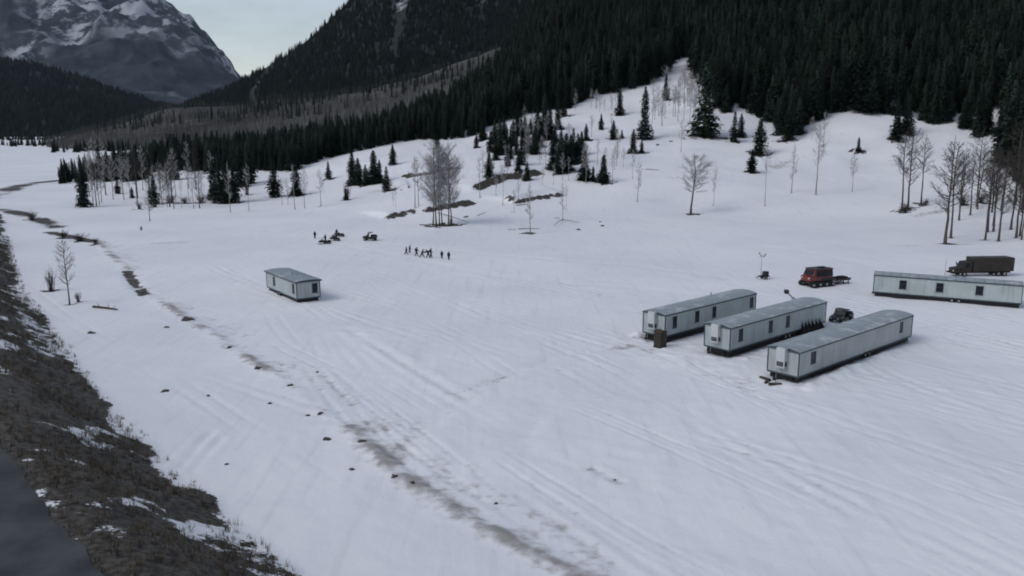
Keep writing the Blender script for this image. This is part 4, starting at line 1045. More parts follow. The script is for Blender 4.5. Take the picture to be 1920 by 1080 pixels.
def stone_mesh(seed):
    bm = bmesh.new(); bmesh.ops.create_icosphere(bm, subdivisions=2, radius=1.0); r = random.Random(seed)
    ax = [r.uniform(.7, 1.2) for _ in range(3)]
    for v in bm.verts:
        n = fbm(np.array([v.co.x * 3 + seed * 7]), np.array([v.co.y * 3 + v.co.z * 2]), 1.6, 3)[0]
        v.co = Vector((v.co.x * ax[0] * 1.25, v.co.y * ax[1], v.co.z * ax[2] * .7)) * (1 + 1.1 * n)
    me = bpy.data.meshes.new("stone"); bm.to_mesh(me); bm.free(); me.materials.append(MAT["rock"]); return me
STONES = [stone_mesh(i) for i in range(5)]
for n_, (px, py, w, lab) in enumerate([
        (353, 599, 22, "largest dark clod on the dirt berm below the left trailer"), (172, 625, 16, "grey stone on the snow near the road bank, upper one"), (310, 733, 14, "grey stone on the snow near the road bank, lower one"),
        (313, 614, 12, "pale stone left below the largest dark clod"), (594, 698, 11, "black clod right of the berm, set apart on clean snow"), (543, 723, 13, "flat dark clod lying along the berm's middle"),
        (601, 776, 13, "dark clod on the berm above the roundest clod"), (613, 824, 16, "roundest black clod left of the berm"), (505, 757, 12, "upright dark clod left of the berm"), (578, 779, 14, "grey lump beside the berm clod"),
        (740, 893, 18, "elongated black clod at the berm's lower end"), (773, 905, 11, "small clod right of the elongated one"), (678, 827, 12, "brown clod on the lower berm"), (660, 880, 14, "frosted lump left of the lower berm"),
        (430, 652, 16, "dirty snow lump at the upper berm"), (485, 690, 14, "brown lump where the berm bends"), (1130, 424, 9, "dark stub on the snow right of the fallen poles"), (1125, 416, 6, "tiny dark stub above the other stub"),
        (1085, 431, 11, "dark earthy lump below the fallen poles"), (1293, 664, 6, "small dark lump on snow between the trailers' fronts"), (873, 407, 10, "dark tuft right of the aspen grove"), (1233, 272, 8, "upper dark boulder on the slope left of the largest spruce"), (1258, 265, 7, "second dark boulder nearer the largest spruce"),
        (930, 944, 10, "muddy clod on snow at the bottom of the field"), (1153, 900, 10, "muddy clod in the short deep rut"), (425, 870, 10, "faint lump on the snow above the grassy bank"), (390, 742, 8, "faint pebble on the plain snow left of the berm")]):
    p = hit(px, py); d = depth_of(p); s = w / FPX * d * 0.42
    o = link(bpy.data.objects.new("stone", STONES[n_ % 5])); o.location = p; o.location.z -= s * .10; o.scale = (s, s * .9, s * .8); o.rotation_euler = (0, 0, n_ * 2.1)
    tag(o, lab, "stone", "clods and stones on the snow")

# dry grass on the road bank
def bank_grass():
    r = np.random.default_rng(12); C = resample(TOE, 1.0); V = []; F = []
    C = C[(C[:, 1] > 20) & (C[:, 1] < 200)]
    base = []
    for d in np.linspace(0.3, 10.5, 34):
        Q = offset_line(C, d); base.append(Q + r.normal(0, .35, Q.shape))
    B = np.concatenate(base); B = B[r.random(len(B)) < np.clip(0.75 + 1.6 * fbm(B[:, 0], B[:, 1], 3.5, 3), 0, 1)]
    z = ground_z(B[:, 0], B[:, 1])
    for i in range(len(B)):
        n = 9; h = r.uniform(.2, .7)
        for k in range(n):
            a = r.uniform(0, 6.28); sp = r.uniform(.05, .35); ox, oy = r.normal(0, .12, 2); w = .022; hk = h * r.uniform(.6, 1.1)
            b = len(V); x0, y0 = B[i, 0] + ox, B[i, 1] + oy
            V += [(x0 - w * math.sin(a), y0 + w * math.cos(a), z[i] - .04), (x0 + w * math.sin(a), y0 - w * math.cos(a), z[i] - .04), (x0 + sp * math.cos(a), y0 + sp * math.sin(a), z[i] + hk)]; F.append((b, b + 1, b + 2))
    o = link(bpy.data.objects.new("dry_grass", mesh_np("dry_grass", V, F, "dry_grass")))
    tag(o, "tufts of dry brown grass on the road bank", "grass", None, "stuff")
bank_grass()

# ------------------------------------------------------------------ office trailers
def cam_px(p):
    d = depth_of(p); v = p[1] * SP + (p[2] - CAM_H) * CP
    return 960 + FPX * p[0] / d, 540 - FPX * v / d
def u_of(o, ang, W, side, px, z=2.2):
    """distance along a trailer's side (0 at its front) that shows at a pixel column"""
    c, s = math.cos(R(ang)), math.sin(R(ang)); v = 0 if side == 'R' else W
    us = np.linspace(-2, 32, 3400); X = o[0] + c * us - s * v; Y = o[1] + s * us + c * v
    d = Y * CP - (z - CAM_H) * SP
    return float(us[np.argmin(np.abs(960 + FPX * X / d - px))])
def trailer(name, label, o, ang, L, W, zb=0.75, ze=3.42, wall="wall_paint", windows=(), doors=(), ac=True, hitch=True, over=0.10, vents=(), rise=0.26, group="office trailers on the snow", wheels=True):
    gz = float(np.mean(ground_z([o[0] + 3 * math.cos(R(ang)), o[0] + .7 * L * math.cos(R(ang))], [o[1] + 3 * math.sin(R(ang)), o[1] + .7 * L * math.sin(R(ang))])))
    t = empty(name, (o[0], o[1], gz), R(ang), label, "trailer", group)
    # walls
    MB().box(0, L, 0, W, zb, ze).build("wall", wall, t)
    b = MB(); b.box(-.03, L + .03, -.03, W + .03, zb - .12, zb + .06); b.build("base_rail", "trim_dark", t)
    for x in (0, L):
        for y in (0, W):
            MB().box(x - .055, x + .055, y - .055, y + .055, zb + .065, ze - .03).build("corner_trim", "trim_dark", t)
    # bowed roof with standing-seam panels
    def roof_z(y): return ze + 0.02 + rise * (1 - ((y - W / 2) / (W / 2 + over)) ** 2)
    ys = np.linspace(-over, W + over, 9)
    core = [(y, roof_z(y) - .02) for y in ys]
    mb = MB(); n = len(core)
    pr = [(-over, ze - .14)] + core + [(W + over, ze - .14)]
    V = [(-over, y, z) for y, z in pr] + [(L + over, y, z) for y, z in pr]; k = len(pr)
    mb.add(V, [tuple(range(k)), tuple(range(2 * k - 1, k - 1, -1))] + [(i, i + k, (i + 1) % k + k, (i + 1) % k) for i in range(k)])
    roof = mb.build("roof", "trim_dark", t)
    npan = int(round(L / 1.22)); wdt = (L + 2 * over) / npan
    V = []; F = []
    prof = [(0.012, 0.0), (0.03, 0.045), (0.075, 0.045), (0.095, 0.018), (wdt - .012, 0.018), (wdt - .012, 0.0)]
    for y in np.linspace(-over - .03, W + over + .03, 9):
        V += [(x, y, roof_z(min(max(y, -over), W + over)) + z) for x, z in prof]
    m = len(prof)
    for i in range(8):
        for j in range(m - 1):
            F.append((i * m + j, i * m + j + 1, (i + 1) * m + j + 1, (i + 1) * m + j))
    pm = bpy.data.meshes.new("roof_panel"); pm.from_pydata(V, [], F); pm.materials.append(MAT["roof_metal"])
    for i in range(npan):
        q = link(bpy.data.objects.new("roof_panel", pm), roof); q.location = (-over + i * wdt, 0, 0.004)
    for (u, v) in vents:
        q = MB(); q.tube([(u, v, roof_z(v)), (u, v, roof_z(v) + .38)], .07, 8); q.tube([(u, v, roof_z(v) + .38), (u, v, roof_z(v) + .48)], [.14, .05], 8)
        q.build("roof_vent", "steel_grey", t)
    # windows: frame proud of the wall, pane set back in it
    for (side, u, w, z0, z1) in windows:
        fr = MB(); pn = MB(); sl = MB(); f = .07
        def put(mb, a0, a1, zz0, zz1, d0, d1):
            if side == 'R': mb.box(a0, a1, -d1, -d0, zz0, zz1)
            elif side == 'L': mb.box(a0, a1, W + d0, W + d1, zz0, zz1)
            elif side == 'F': mb.box(-d1, -d0, a0, a1, zz0, zz1)
        for a0, a1, c0, c1 in ((u - w / 2, u + w / 2, z0, z0 + f), (u - w / 2, u + w / 2, z1 - f, z1), (u - w / 2, u - w / 2 + f, z0 + f, z1 - f), (u + w / 2 - f, u + w / 2, z0 + f, z1 - f), (u - w / 2 + f, u + w / 2 - f, (z0 + z1) / 2 - .025, (z0 + z1) / 2 + .025)):
            put(fr, a0, a1, c0, c1, .003, .055)
        put(pn, u - w / 2 + f, u + w / 2 - f, z0 + f, z1 - f, .004, .022)
        wo = fr.build("window", "window_frame", t); pn.build("pane", "glass", wo)
        put(sl, u - w / 2 - .05, u + w / 2 + .05, z0 - .07, z0 - .004, .004, .10); sl.build("sill", "trim_dark", wo)
    for (side, u, w) in doors:
        dm = MB(); fm = MB(); hm = MB(); z0, z1 = zb + .08, zb + 2.12
        s0, s1 = (-1, 0) if side == 'R' else (1, W)
        def bx(mb, a0, a1, c0, c1, d0, d1):
            ya, yb = s1 + s0 * d0, s1 + s0 * d1; mb.box(a0, a1, min(ya, yb), max(ya, yb), c0, c1)
        bx(dm, u - w / 2, u + w / 2, z0, z1, .004, .035); do = dm.build("door", wall, t)
        for a0, a1, c0, c1 in ((u - w / 2 - .06, u - w / 2 - .002, z0, z1 + .06), (u + w / 2 + .002, u + w / 2 + .06, z0, z1 + .06), (u - w / 2, u + w / 2, z1 + .002, z1 + .06)): bx(fm, a0, a1, c0, c1, .004, .05)
        fm.build("door_frame", "unit_white", do); bx(hm, u + w / 2 - .14, u + w / 2 - .06, z0 + .95, z0 + 1.05, .036, .10); hm.build("handle", "steel_grey", do)
    if ac:                                        # wall-hung air conditioner over the hitch
        y0 = W * .36; y1 = y0 + 1.0
        a = MB().box(-.62, -.004, y0, y1, zb + .75, ze + .24).build("air_conditioner", "unit_white", t, bevel=.02)
        MB().box(-.645, -.623, y0 + .12, y1 - .12, zb + .92, zb + 1.42).build("grille", "grille_dark", a)
        MB().box(-.50, -.14, y0 - .025, y0 - .003, zb + .92, zb + 1.42).build("grille", "grille_dark", a)
        for q in range(5):
            MB().box(-.668, -.648, y0 + .12, y1 - .12, zb + .96 + q * .095, zb + .985 + q * .095).build("louvre", "steel_grey", a)
    # running gear
    c = MB()
    for y in (W * .2, W * .8): c.box(-.2, L - .1, y - .06, y + .06, zb - .42, zb - .13)
    for i in range(int(L / 1.8)): c.box(.6 + i * 1.8, .72 + i * 1.8, .08, W - .08, zb - .25, zb - .135)
    c.build("chassis", "chassis", t)
    sk = MB()  # black boards added inside the gap, standing in for shade under the floor
    for y0_, y1_ in ((.22, .26), (W - .26, W - .22)): sk.box(.25, L - .25, y0_, y1_, -.05, zb - .125)
    for x0_, x1_ in ((.25, .29), (L - .29, L - .25)): sk.box(x0_, x1_, .262, W - .262, -.05, zb - .125)
    sk.build("gap_shade_board", "chassis", t)
    if wheels:
        for x in (L * .55, L * .55 + .95):
            for y in (.06, W - .06):
                w_ = MB(); w_.tube([(x, y - .12, .36), (x, y + .12, .36)], .36, 16); wo = w_.build("wheel", "rubber", t, True)
                h_ = MB(); h_.tube([(x, y - .13, .36), (x, y + .13, .36)], .17, 12); h_.build("rim", "steel_grey", wo)
    for i in range(5):
        for y in (W * .2, W * .8):
            x = .9 + i * (L - 1.8) / 4; p_ = MB(); p_.box(x - .2, x + .2, y - .2, y + .2, -.15, .16); p_.box(x - .15, x + .15, y - .15, y + .15, .16, zb - .42); p_.build("pier", "chassis", t)
    if hitch:
        h_ = MB()
        for s in (-1, 1):
            p0 = Vector((-.02, W / 2 + s * W * .3, zb - .28)); p1 = Vector((-1.45, W / 2 + s * .08, zb - .30)); h_.tube([p0, p1], .06, 4)
        h_.box(-1.75, -1.35, W / 2 - .1, W / 2 + .1, zb - .38, zb - .22)
        ho = h_.build("hitch", "chassis", t)
        j_ = MB(); j_.tube([(-1.25, W / 2, -.12), (-1.25, W / 2, zb + .25)], .04, 8); j_.box(-1.37, -1.13, W / 2 - .12, W / 2 + .12, -.12, -.06); j_.build("jack", "steel_grey", ho)
    return t
wz = (1.55, 3.0)
def wlist(key, side, pxs, w=.82, z=wz):
    o = TRAILERS[key]
    return [(side, u_of(o[:2], o[2], o[4], side, p), w, z[0], z[1]) for p in pxs]
ox, oy, an, L_, W_ = TRAILERS['A']
trailer("office_trailer", "left office trailer of the three side by side, brown booth at its corner", (ox, oy), an, L_, W_, windows=wlist('A', 'R', (1265, 1307, 1339, 1409)), vents=((13.5, 2.6),))
ox, oy, an, L_, W_ = TRAILERS['B']
trailer("office_trailer", "middle office trailer of the three parked side by side, dark steps along its side", (ox, oy), an, L_, W_, windows=wlist('B', 'R', (1389, 1445, 1477)),
        doors=[('R', u_of((ox, oy), an, W_, 'R', p), .8) for p in (1501, 1514, 1527, 1545)])
ox, oy, an, L_, W_ = TRAILERS['C']
trailer("office_trailer", "nearest office trailer of the three parked side by side, snow banked along it", (ox, oy), an, L_, W_, zb=.62, ze=3.25, wall="wall_paint_warm", windows=wlist('C', 'R', (1525,), .95, (1.6, 2.85)) + wlist('C', 'R', (1690,), .7, (1.6, 2.85)))
pa, pb = at(1637, 547, .75), at(1767, 557.5, .75)
an4 = math.degrees(math.atan2(pb.y - pa.y, pb.x - pa.x))
trailer("office_trailer", "office trailer standing broadside by itself at the right edge", (pa.x, pa.y), an4, 20.0, 3.5, windows=[('R', u_of((pa.x, pa.y), an4, 3.5, 'R', 1693), 1.0, 1.55, 2.9), ('R', u_of((pa.x, pa.y), an4, 3.5, 'R', 1762), 1.0, 1.55, 2.9), ('R', 14.5, 1.0, 1.55, 2.9)], ac=False, hitch=False)
an5 = 36.3; o5 = Vector((-32.5, 123.2)) + Vector((math.cos(R(an5)), math.sin(R(an5)))) * 3.75; h5 = an5 + 90
trailer("site_cabin", "single short office trailer standing alone on the open snow at left", (o5.x, o5.y), h5, 12.6, 3.75, zb=.6, ze=3.2, windows=[('L', u_of((o5.x, o5.y), h5, 3.75, 'L', p), .8, 1.35, 2.75) for p in (550, 514)] + [('F', .85, .85, 1.3, 2.75)],
        doors=[('L', u_of((o5.x, o5.y), h5, 3.75, 'L', 505), .9)], ac=False, hitch=False, over=.28, vents=((5.2, 2.3), (4.2, 1.9)), rise=.22, group="lone cabins")

# folding steps beside the middle trailer's doors
ox, oy, an, L_, W_ = TRAILERS['B']
for n_, px in enumerate((1505, 1517, 1531)):
    u = u_of((ox, oy), an, W_, 'R', px, 1.0); c, s = math.cos(R(an)), math.sin(R(an))
    x, y = ox + c * u + s * .06, oy + s * u - c * .06
    st = empty("stair_steps", (x, y, float(ground_z(x, y)[0])), R(an), ["first set of dark steps along the middle trailer, nearest its front", "second set of dark steps along the middle trailer", "third set of dark steps along the middle trailer, farthest back"][n_], "steps", "steps at the middle trailer")
    for k in range(4):
        MB().box(-.42, .42, -.28 - .27 * k, -.02 - .27 * k, .66 - .19 * k, .70 - .19 * k).build("tread", "chassis", st)
    for sx in (-.44, .44):
        q = MB(); q.prism([(-.05, 1.5), (-.05, -.05), (-1.12, -.05), (-1.12, .14)], -sx - .02, -sx + .02, Matrix.Rotation(R(90), 4, 'Z')); q.build("side_panel", "chassis", st)
        r_ = MB(); r_.tube([(sx, -.05, .7), (sx, -.05, 1.62)], .022, 6); r_.tube([(sx, -1.08, .08), (sx, -1.08, 1.0)], .022, 6); r_.tube([(sx, -.05, 1.62), (sx, -1.08, 1.0)], .022, 6); r_.tube([(sx, -.05, 1.2), (sx, -1.08, .55)], .018, 6)
        r_.build("handrail", "chassis", st)
    MB().box(-.40, .40, -1.0, -.08, -.05, .02).build("foot_board", "chassis", st)

ox, oy, an, L_, W_ = TRAILERS['C']; c, s = math.cos(R(an)), math.sin(R(an))
for n_, (u, v, ry, lab) in enumerate(((-1.9, 2.4, 20, "dark timber lying at the nearest trailer's hitch, left one"), (-1.3, 3.0, 75, "dark timber lying at the nearest trailer's hitch, crossing one"), (-2.3, 1.2, -25, "dark timber lying at the nearest trailer's hitch, foremost one"))):
    x, y = ox + c * u - s * v, oy + s * u + c * v
    q = MB(); q.box(-.75, .75, -.13, .13, -.03, .24); o = q.build("timber_block", "brown_wood", None, bevel=.02); o.location = (x, y, float(ground_z(x, y)[0]) + .02); o.rotation_euler = (0, R(3 * n_), R(an + ry)); tag(o, lab, "timber", "timbers at the hitch")
# brown booth at the corner of the first trailer
p = at(1237.5, 650); bo = empty("booth", p, R(40), "dark brown upright booth at the front corner of the far left trailer", "booth")
bo.location.z = float(ground_z(p.x, p.y)[0])
MB().box(-.55, .55, -.55, .55, .08, 1.9).build("cabin", "brown_paint", bo, bevel=.03)
MB().box(-.60, .60, -.60, .60, -.08, .078).build("skid_base", "chassis", bo)
rb = MB(); rb.prism([(-.6, 1.905), (.6, 1.905), (.55, 2.0), (.3, 2.09), (-.3, 2.09), (-.55, 2.0)], -.6, .6); rb.build("roof", "brown_wood", bo)
db = MB().box(-.36, .36, -.575, -.553, .14, 1.82).build("door", "brown_wood", bo)
MB().box(.22, .32, -.60, -.577, .95, 1.05).build("handle", "steel_grey", db)
MB().tube([(.3, .3, 2.0), (.3, .3, 2.3)], .05, 8).build("vent_pipe", "chassis", bo)

# ------------------------------------------------------------------ light tower
p = at(1426, 524); lt = empty("light_tower", p, R(20), "mobile light tower with four lamps on a mast, behind the trailers", "light tower"); lt.location.z = float(ground_z(p.x, p.y)[0])
MB().box(-.2, 1.5, -.45, .45, .42, .62).build("frame", "chassis", lt)
MB().box(.55, 1.4, -.4, .4, .62, 1.35).build("generator", "black_paint", lt, bevel=.05)
for s in (-.55, .55):
    w_ = MB(); w_.tube([(.7, s - .09, .33), (.7, s + .09, .33)], .33, 14); wo = w_.build("wheel", "rubber", lt, True)
    h_ = MB(); h_.tube([(.7, s - .1, .33), (.7, s + .1, .33)], .15, 10); h_.build("rim", "steel_grey", wo)
for x, y in ((-.75, 0), (1.9, .0), (.2, -1.0), (.2, 1.0)):
    q = MB(); q.tube([(.2 if abs(y) else (x * .3), 0 if abs(y) else 0, .5), (x, y, .45), (x, y, -.05)], .035, 6); q.box(x - .1, x + .1, y - .1, y + .1, -.06, -.02); q.build("outrigger", "steel_grey", lt)
ml = MB(); ml.tube([(0, 0, .5), (0, 0, 2.0)], .075, 8); ml.tube([(0, 0, 2.0), (0, 0, 3.3)], .058, 8); ml.tube([(0, 0, 3.3), (0, 0, 4.35)], .042, 8); ml.build("mast", "galvanised", lt)
ml = MB(); ml.box(-.04, .04, -.95, .95, 4.2, 4.28); ml.build("crossbar", "galvanised", lt)
for y, z in ((-.8, 4.5), (-.42, 4.12), (.42, 4.12), (.8, 4.5)):
    M_ = Matrix.Translation((0, y, z)) @ Matrix.Rotation(R(20), 4, 'Y')
    h_ = MB(); h_.box(-.16, .12, -.2, .2, -.17, .17, M_); ho = h_.build("lamp_head", "galvanised", lt)
    f_ = MB(); f_.box(-.19, -.163, -.17, .17, -.14, .14, M_); f_.build("lamp_glass", "lamp_face", ho)
tg = MB(); tg.tube([(-.2, 0, .5), (-1.1, 0, .45)], .05, 6); tg.build("tow_bar", "chassis", lt)

# slanted boom behind the middle trailer
p = at(1502, 587); bm_ = empty("boom_lamp", p, 0, "slanted boom with a dark head showing above the middle trailer's roof", "boom"); bm_.location.z = float(ground_z(p.x, p.y)[0])
q = MB(); q.box(-.7, .7, -.45, .45, .35, .95); q.build("base", "black_paint", bm_, bevel=.05)
for sx in (-.5, .5):
    for sy in (-.55, .55):
        w_ = MB(); w_.tube([(sx, sy - .08, .28), (sx, sy + .08, .28)], .28, 12); w_.build("wheel", "rubber", bm_, True)
dd = depth_of(p); hx = (1473 - 1502) / FPX * dd; hz = (587 - 547) / FPX * dd
q = MB(); q.tube([(0, 0, .9), (hx * .62, 0, .9 + (hz - .9) * .62)], .24, 6); q.tube([(hx * .5, 0, .9 + (hz - .9) * .5), (hx, 0, hz)], .13, 6); q.build("arm", "galvanised", bm_)
q = MB(); q.box(hx - .34, hx + .22, -.3, .3, hz - .22, hz + .34); ho = q.build("head", "black_paint", bm_, bevel=.05)
q = MB(); q.box(hx - .37, hx - .343, -.24, .24, hz - .14, hz + .26); q.build("lamp_glass", "glass", ho)

# ------------------------------------------------------------------ vehicles (local +x is forward)
def wheel(t, x, y, r, w, name="wheel"):
    q = MB(); q.tube([(x, y - w / 2, r), (x, y + w / 2, r)], r, 18); o = q.build(name, "rubber", t, True)
    h = MB(); h.tube([(x, y - w / 2 - .012, r), (x, y + w / 2 + .012, r)], r * .52, 12); h.build("rim", "steel_grey", o)
    return o
def track(t, x0, x1, y0, y1, z0, z1):
    """rubber track: rounded loop with cleats and road wheels"""
    r = (z1 - z0) / 2; n = 8; pr = []
    for k in range(n + 1): a = -math.pi / 2 + math.pi * k / n; pr.append((x1 - r + r * math.cos(a), z0 + r + r * math.sin(a)))
    for k in range(n + 1): a = math.pi / 2 + math.pi * k / n; pr.append((x0 + r + r * math.cos(a), z0 + r + r * math.sin(a)))
    q = MB(); q.prism(pr, y0, y1); o = q.build("track", "rubber", t)
    c = MB(); nn = int((x1 - x0) / .22)
    for k in range(nn):
        x = x0 + r + (x1 - x0 - 2 * r) * k / max(nn - 1, 1); c.box(x - .03, x + .03, y0 - .02, y1 + .02, z0 - .045, z0 - .003); c.box(x - .03, x + .03, y0 - .02, y1 + .02, z1 + .003, z1 + .045)
    c.build("cleats", "chassis", o)
    for k in range(4):
        x = x0 + r + (x1 - x0 - 2 * r) * k / 3; w = MB(); w.tube([(x, y0 - .04, z0 + r), (x, y1 + .04, z0 + r)], r * .62, 12); w.build("road_wheel", "steel_grey", o, True)
# red snowcat
p = at(1531, 536); sc_ = empty("snowcat", p, R(24 + 180), "boxy red tracked snowcat with dark windows behind the trailers", "snowcat"); sc_.location.z = float(ground_z(p.x, p.y)[0])
for s in (-1, 1): track(sc_, -2.5, 2.5, s * 1.25 - .38, s * 1.25 + .38, .05, .85)
MB().box(-2.3, 2.35, -.85, .85, .5, 1.0).build("chassis", "chassis", sc_)
b_ = MB(); b_.prism([(-2.3, 1.0), (2.45, 1.0), (2.5, 1.75), (2.0, 1.9), (1.55, 2.85), (-2.2, 2.9), (-2.35, 1.9)], -1.15, 1.15); cab = b_.build("cabin", "red_paint", sc_, bevel=.04)
b_ = MB(); b_.box(-2.28, 1.62, -1.2, 1.2, 2.9, 3.02); b_.box(-1.2, -.2, -.4, .4, 3.02, 3.2); b_.build("roof", "black_paint", sc_, bevel=.03)
for s in (-1, 1):
    for x0, x1 in ((-2.15, -1.05), (-.98, .12), (.2, 1.3)):
        q = MB(); q.box(x0, x1, min(s * 1.153, s * 1.18), max(s * 1.153, s * 1.18), 1.72, 2.74); q.build("side_window", "glass", sc_)
    MB().box(-2.2, .1, min(s * 1.152, s * 1.20), max(s * 1.152, s * 1.20), 1.05, 1.5).build("side_panel", "black_paint", sc_)
    q = MB(); q.box(.15, 1.25, min(s * 1.152, s * 1.17), max(s * 1.152, s * 1.17), 1.08, 1.68); do = q.build("door", "red_paint", sc_); MB().box(.25, .4, min(s * 1.173, s * 1.21), max(s * 1.173, s * 1.21), 1.6, 1.66).build("handle", "steel_grey", do)
Mw = Matrix.Translation((1.80, 0, 2.36)) @ Matrix.Rotation(R(-25.5), 4, 'Y')
q = MB(); q.box(.012, .035, -1.0, 1.0, -.40, .42, Mw); q.build("windscreen", "glass", sc_)
MB().box(-2.40, -2.372, -.9, .9, 1.9, 2.7).build("rear_window", "glass", sc_)
for s in (-.8, .8):
    q = MB(); q.tube([(2.49, s, 1.5), (2.56, s, 1.5)], .13, 12); q.build("headlight", "lamp_face", sc_)
    MB().box(-2.42, -2.36, s - .1, s + .1, 1.25, 1.45).build("tail_light", "tail_red", sc_)
# low dark sled trailer behind the snowcat
pt = sc_.location + Vector((math.cos(R(24)), math.sin(R(24)), 0)) * 5.3
sl = empty("sled_trailer", (pt.x, pt.y, float(ground_z(pt.x, pt.y)[0])), R(204), "low dark flat sled trailer hitched behind the red snowcat", "trailer")
MB().box(-1.3, 2.0, -.95, .95, .62, .82).build("deck", "black_paint", sl, bevel=.02)
for s in (-1, 1):
    q = MB(); q.prism([(-1.2, .0), (1.7, .0), (2.2, .35), (2.1, .42), (1.6, .1), (-1.2, .1)], s * .8 - .12, s * .8 + .12); q.build("runner", "chassis", sl)
    q = MB()
    for x in (-.9, .2, 1.3): q.box(x - .06, x + .06, s * .8 - .06, s * .8 + .06, .1, .62)
    q.build("strut", "chassis", sl)
    MB().box(-1.3, 2.0, s * .93 - .03, s * .93 + .03, .822, 1.05).build("side_board", "brown_wood", sl)
q = MB(); q.tube([(2.0, 0, .6), (2.95, 0, .6)], .06, 6); q.build("tow_bar", "chassis", sl)
q = MB(); q.box(-1.0, .4, -.7, .7, .83, 1.2); q.build("load", "black_cloth", sl, bevel=.12)

def utv(p, rz, label):
    t = empty("utility_vehicle", p, rz, label, "utility vehicle", "dark off-road vehicles"); t.location.z = float(ground_z(p[0], p[1])[0])
    for x in (-1.05, 1.05):
        for y in (-.66, .66): wheel(t, x, y, .36, .28)
    MB().box(-1.45, 1.2, -.5, .5, .34, .62).build("chassis", "chassis", t)
    q = MB(); q.prism([(.5, .62), (1.62, .62), (1.66, .85), (1.45, 1.05), (.6, 1.2), (.45, .95)], -.62, .62); q.build("bonnet", "black_paint", t, bevel=.03)
    q = MB(); q.prism([(-1.6, .64), (-.55, .64), (-.55, 1.12), (-1.66, 1.12)], -.68, .68); bed = q.build("cargo_bed", "black_paint", t, bevel=.03)
    MB().box(-1.55, -.62, -.6, .6, 1.122, 1.42).build("cargo", "black_cloth", bed, bevel=.08)
    MB().box(-.5, .5, -.66, .66, .5, .72).build("floor", "black_paint", t)
    for y in (-.32, .32):
        q = MB(); q.box(-.42, .05, y - .25, y + .25, .722, .92); so = q.build("seat", "black_cloth", t, bevel=.04); q = MB(); q.box(-.5, -.38, y - .25, y + .25, .93, 1.45); q.build("backrest", "black_cloth", so, bevel=.03)
    q = MB()
    for y in (-.64, .64):
        q.tube([(.62, y, 1.1), (.22, y, 1.88), (-.55, y, 1.9), (-.6, y, 1.05)], .035, 6)
    for x, z in ((.22, 1.88), (-.55, 1.9)): q.tube([(x, -.64, z), (x, .64, z)], .03, 6)
    q.build("roll_cage", "chassis", t)
    MB().box(-.62, .3, -.68, .68, 1.92, 1.97).build("roof", "black_paint", t)
    Mw = Matrix.Translation((.42, 0, 1.5)) @ Matrix.Rotation(R(-27), 4, 'Y'); q = MB(); q.box(-.01, .01, -.6, .6, -.38, .38, Mw); q.build("windscreen", "glass", t)
    q = MB(); q.tube([(.12, .32, 1.18), (.18, .32, 1.22)], .17, 12); q.build("steering_wheel", "rubber", t)
    for y in (-.4, .4): q = MB(); q.tube([(1.63, y, .78), (1.68, y, .78)], .08, 10); q.build("headlight", "lamp_face", t)
    return t
p = hit(694, 451); utv((p.x, p.y, 0), R(180 - 12), "black open utility vehicle parked between the snowmobiles and the walkers")
p = at(1577, 602); utv((p.x, p.y, 0), R(222), "black utility vehicle parked off the middle trailer's rear end").scale = (1.2, 1.2, 0.85)

# dark box truck at the right edge
p = at(1838, 517); tk = empty("box_truck", p, R(180 + 4), "dark box truck behind the broadside trailer at the right edge", "truck"); tk.location.z = float(ground_z(p.x, p.y)[0])
for x in (3.7, -2.6, -3.7):
    for y in (-1.0, 1.0): wheel(tk, x, y, .48, .34)
MB().box(-5.2, 4.6, -.55, .55, .55, .9).build("chassis", "chassis", tk)
MB().box(-5.3, 2.2, -1.25, 1.25, .92, 3.35).build("cargo_box", "brown_paint", tk, bevel=.05)
q = MB(); q.prism([(2.35, .7), (4.2, .7), (4.2, 1.55), (3.95, 1.75), (3.45, 2.6), (2.35, 2.65)], -1.1, 1.1); q.build("cab", "brown_paint", tk, bevel=.06)
q = MB(); q.prism([(4.22, .7), (5.5, .7), (5.55, 1.35), (5.3, 1.5), (4.22, 1.62)], -.9, .9); q.build("bonnet", "brown_paint", tk, bevel=.06)
for s in (-1, 1):
    MB().box(2.7, 3.5, min(s * 1.103, s * 1.12), max(s * 1.103, s * 1.12), 1.65, 2.4).build("side_window", "glass", tk)
    q = MB(); q.tube([(5.54, s * .7, 1.05), (5.6, s * .7, 1.05)], .12, 12); q.build("headlight", "lamp_face", tk)
    q = MB(); q.tube([(3.7, s * 1.1, 2.0), (3.8, s * 1.4, 2.1)], .03, 6); q.box(3.76, 3.84, s * 1.4 - .12, s * 1.4 + .12, 1.8, 2.3); q.build("mirror", "chassis", tk)
Mw = Matrix.Translation((3.74, 0, 2.18)) @ Matrix.Rotation(R(-30.5), 4, 'Y'); q = MB(); q.box(.01, .035, -.98, .98, -.38, .38, Mw); q.build("windscreen", "glass", tk)
MB().box(5.3, 5.75, -1.1, 1.1, .55, .78).build("bumper", "chassis", tk)
# thin whip aerial by the broadside trailer
p = at(1771, 521); ae = empty("antenna_pole", p, 0, "thin upright pole beside the broadside trailer's roof", "pole"); ae.location.z = float(ground_z(p.x, p.y)[0])
MB().tube([(0, 0, -.1), (0, 0, 3.6)], [.035, .02], 6).build("pole", "chassis", ae); MB().box(-.2, .2, -.2, .2, -.05, .06).build("foot", "chassis", ae)

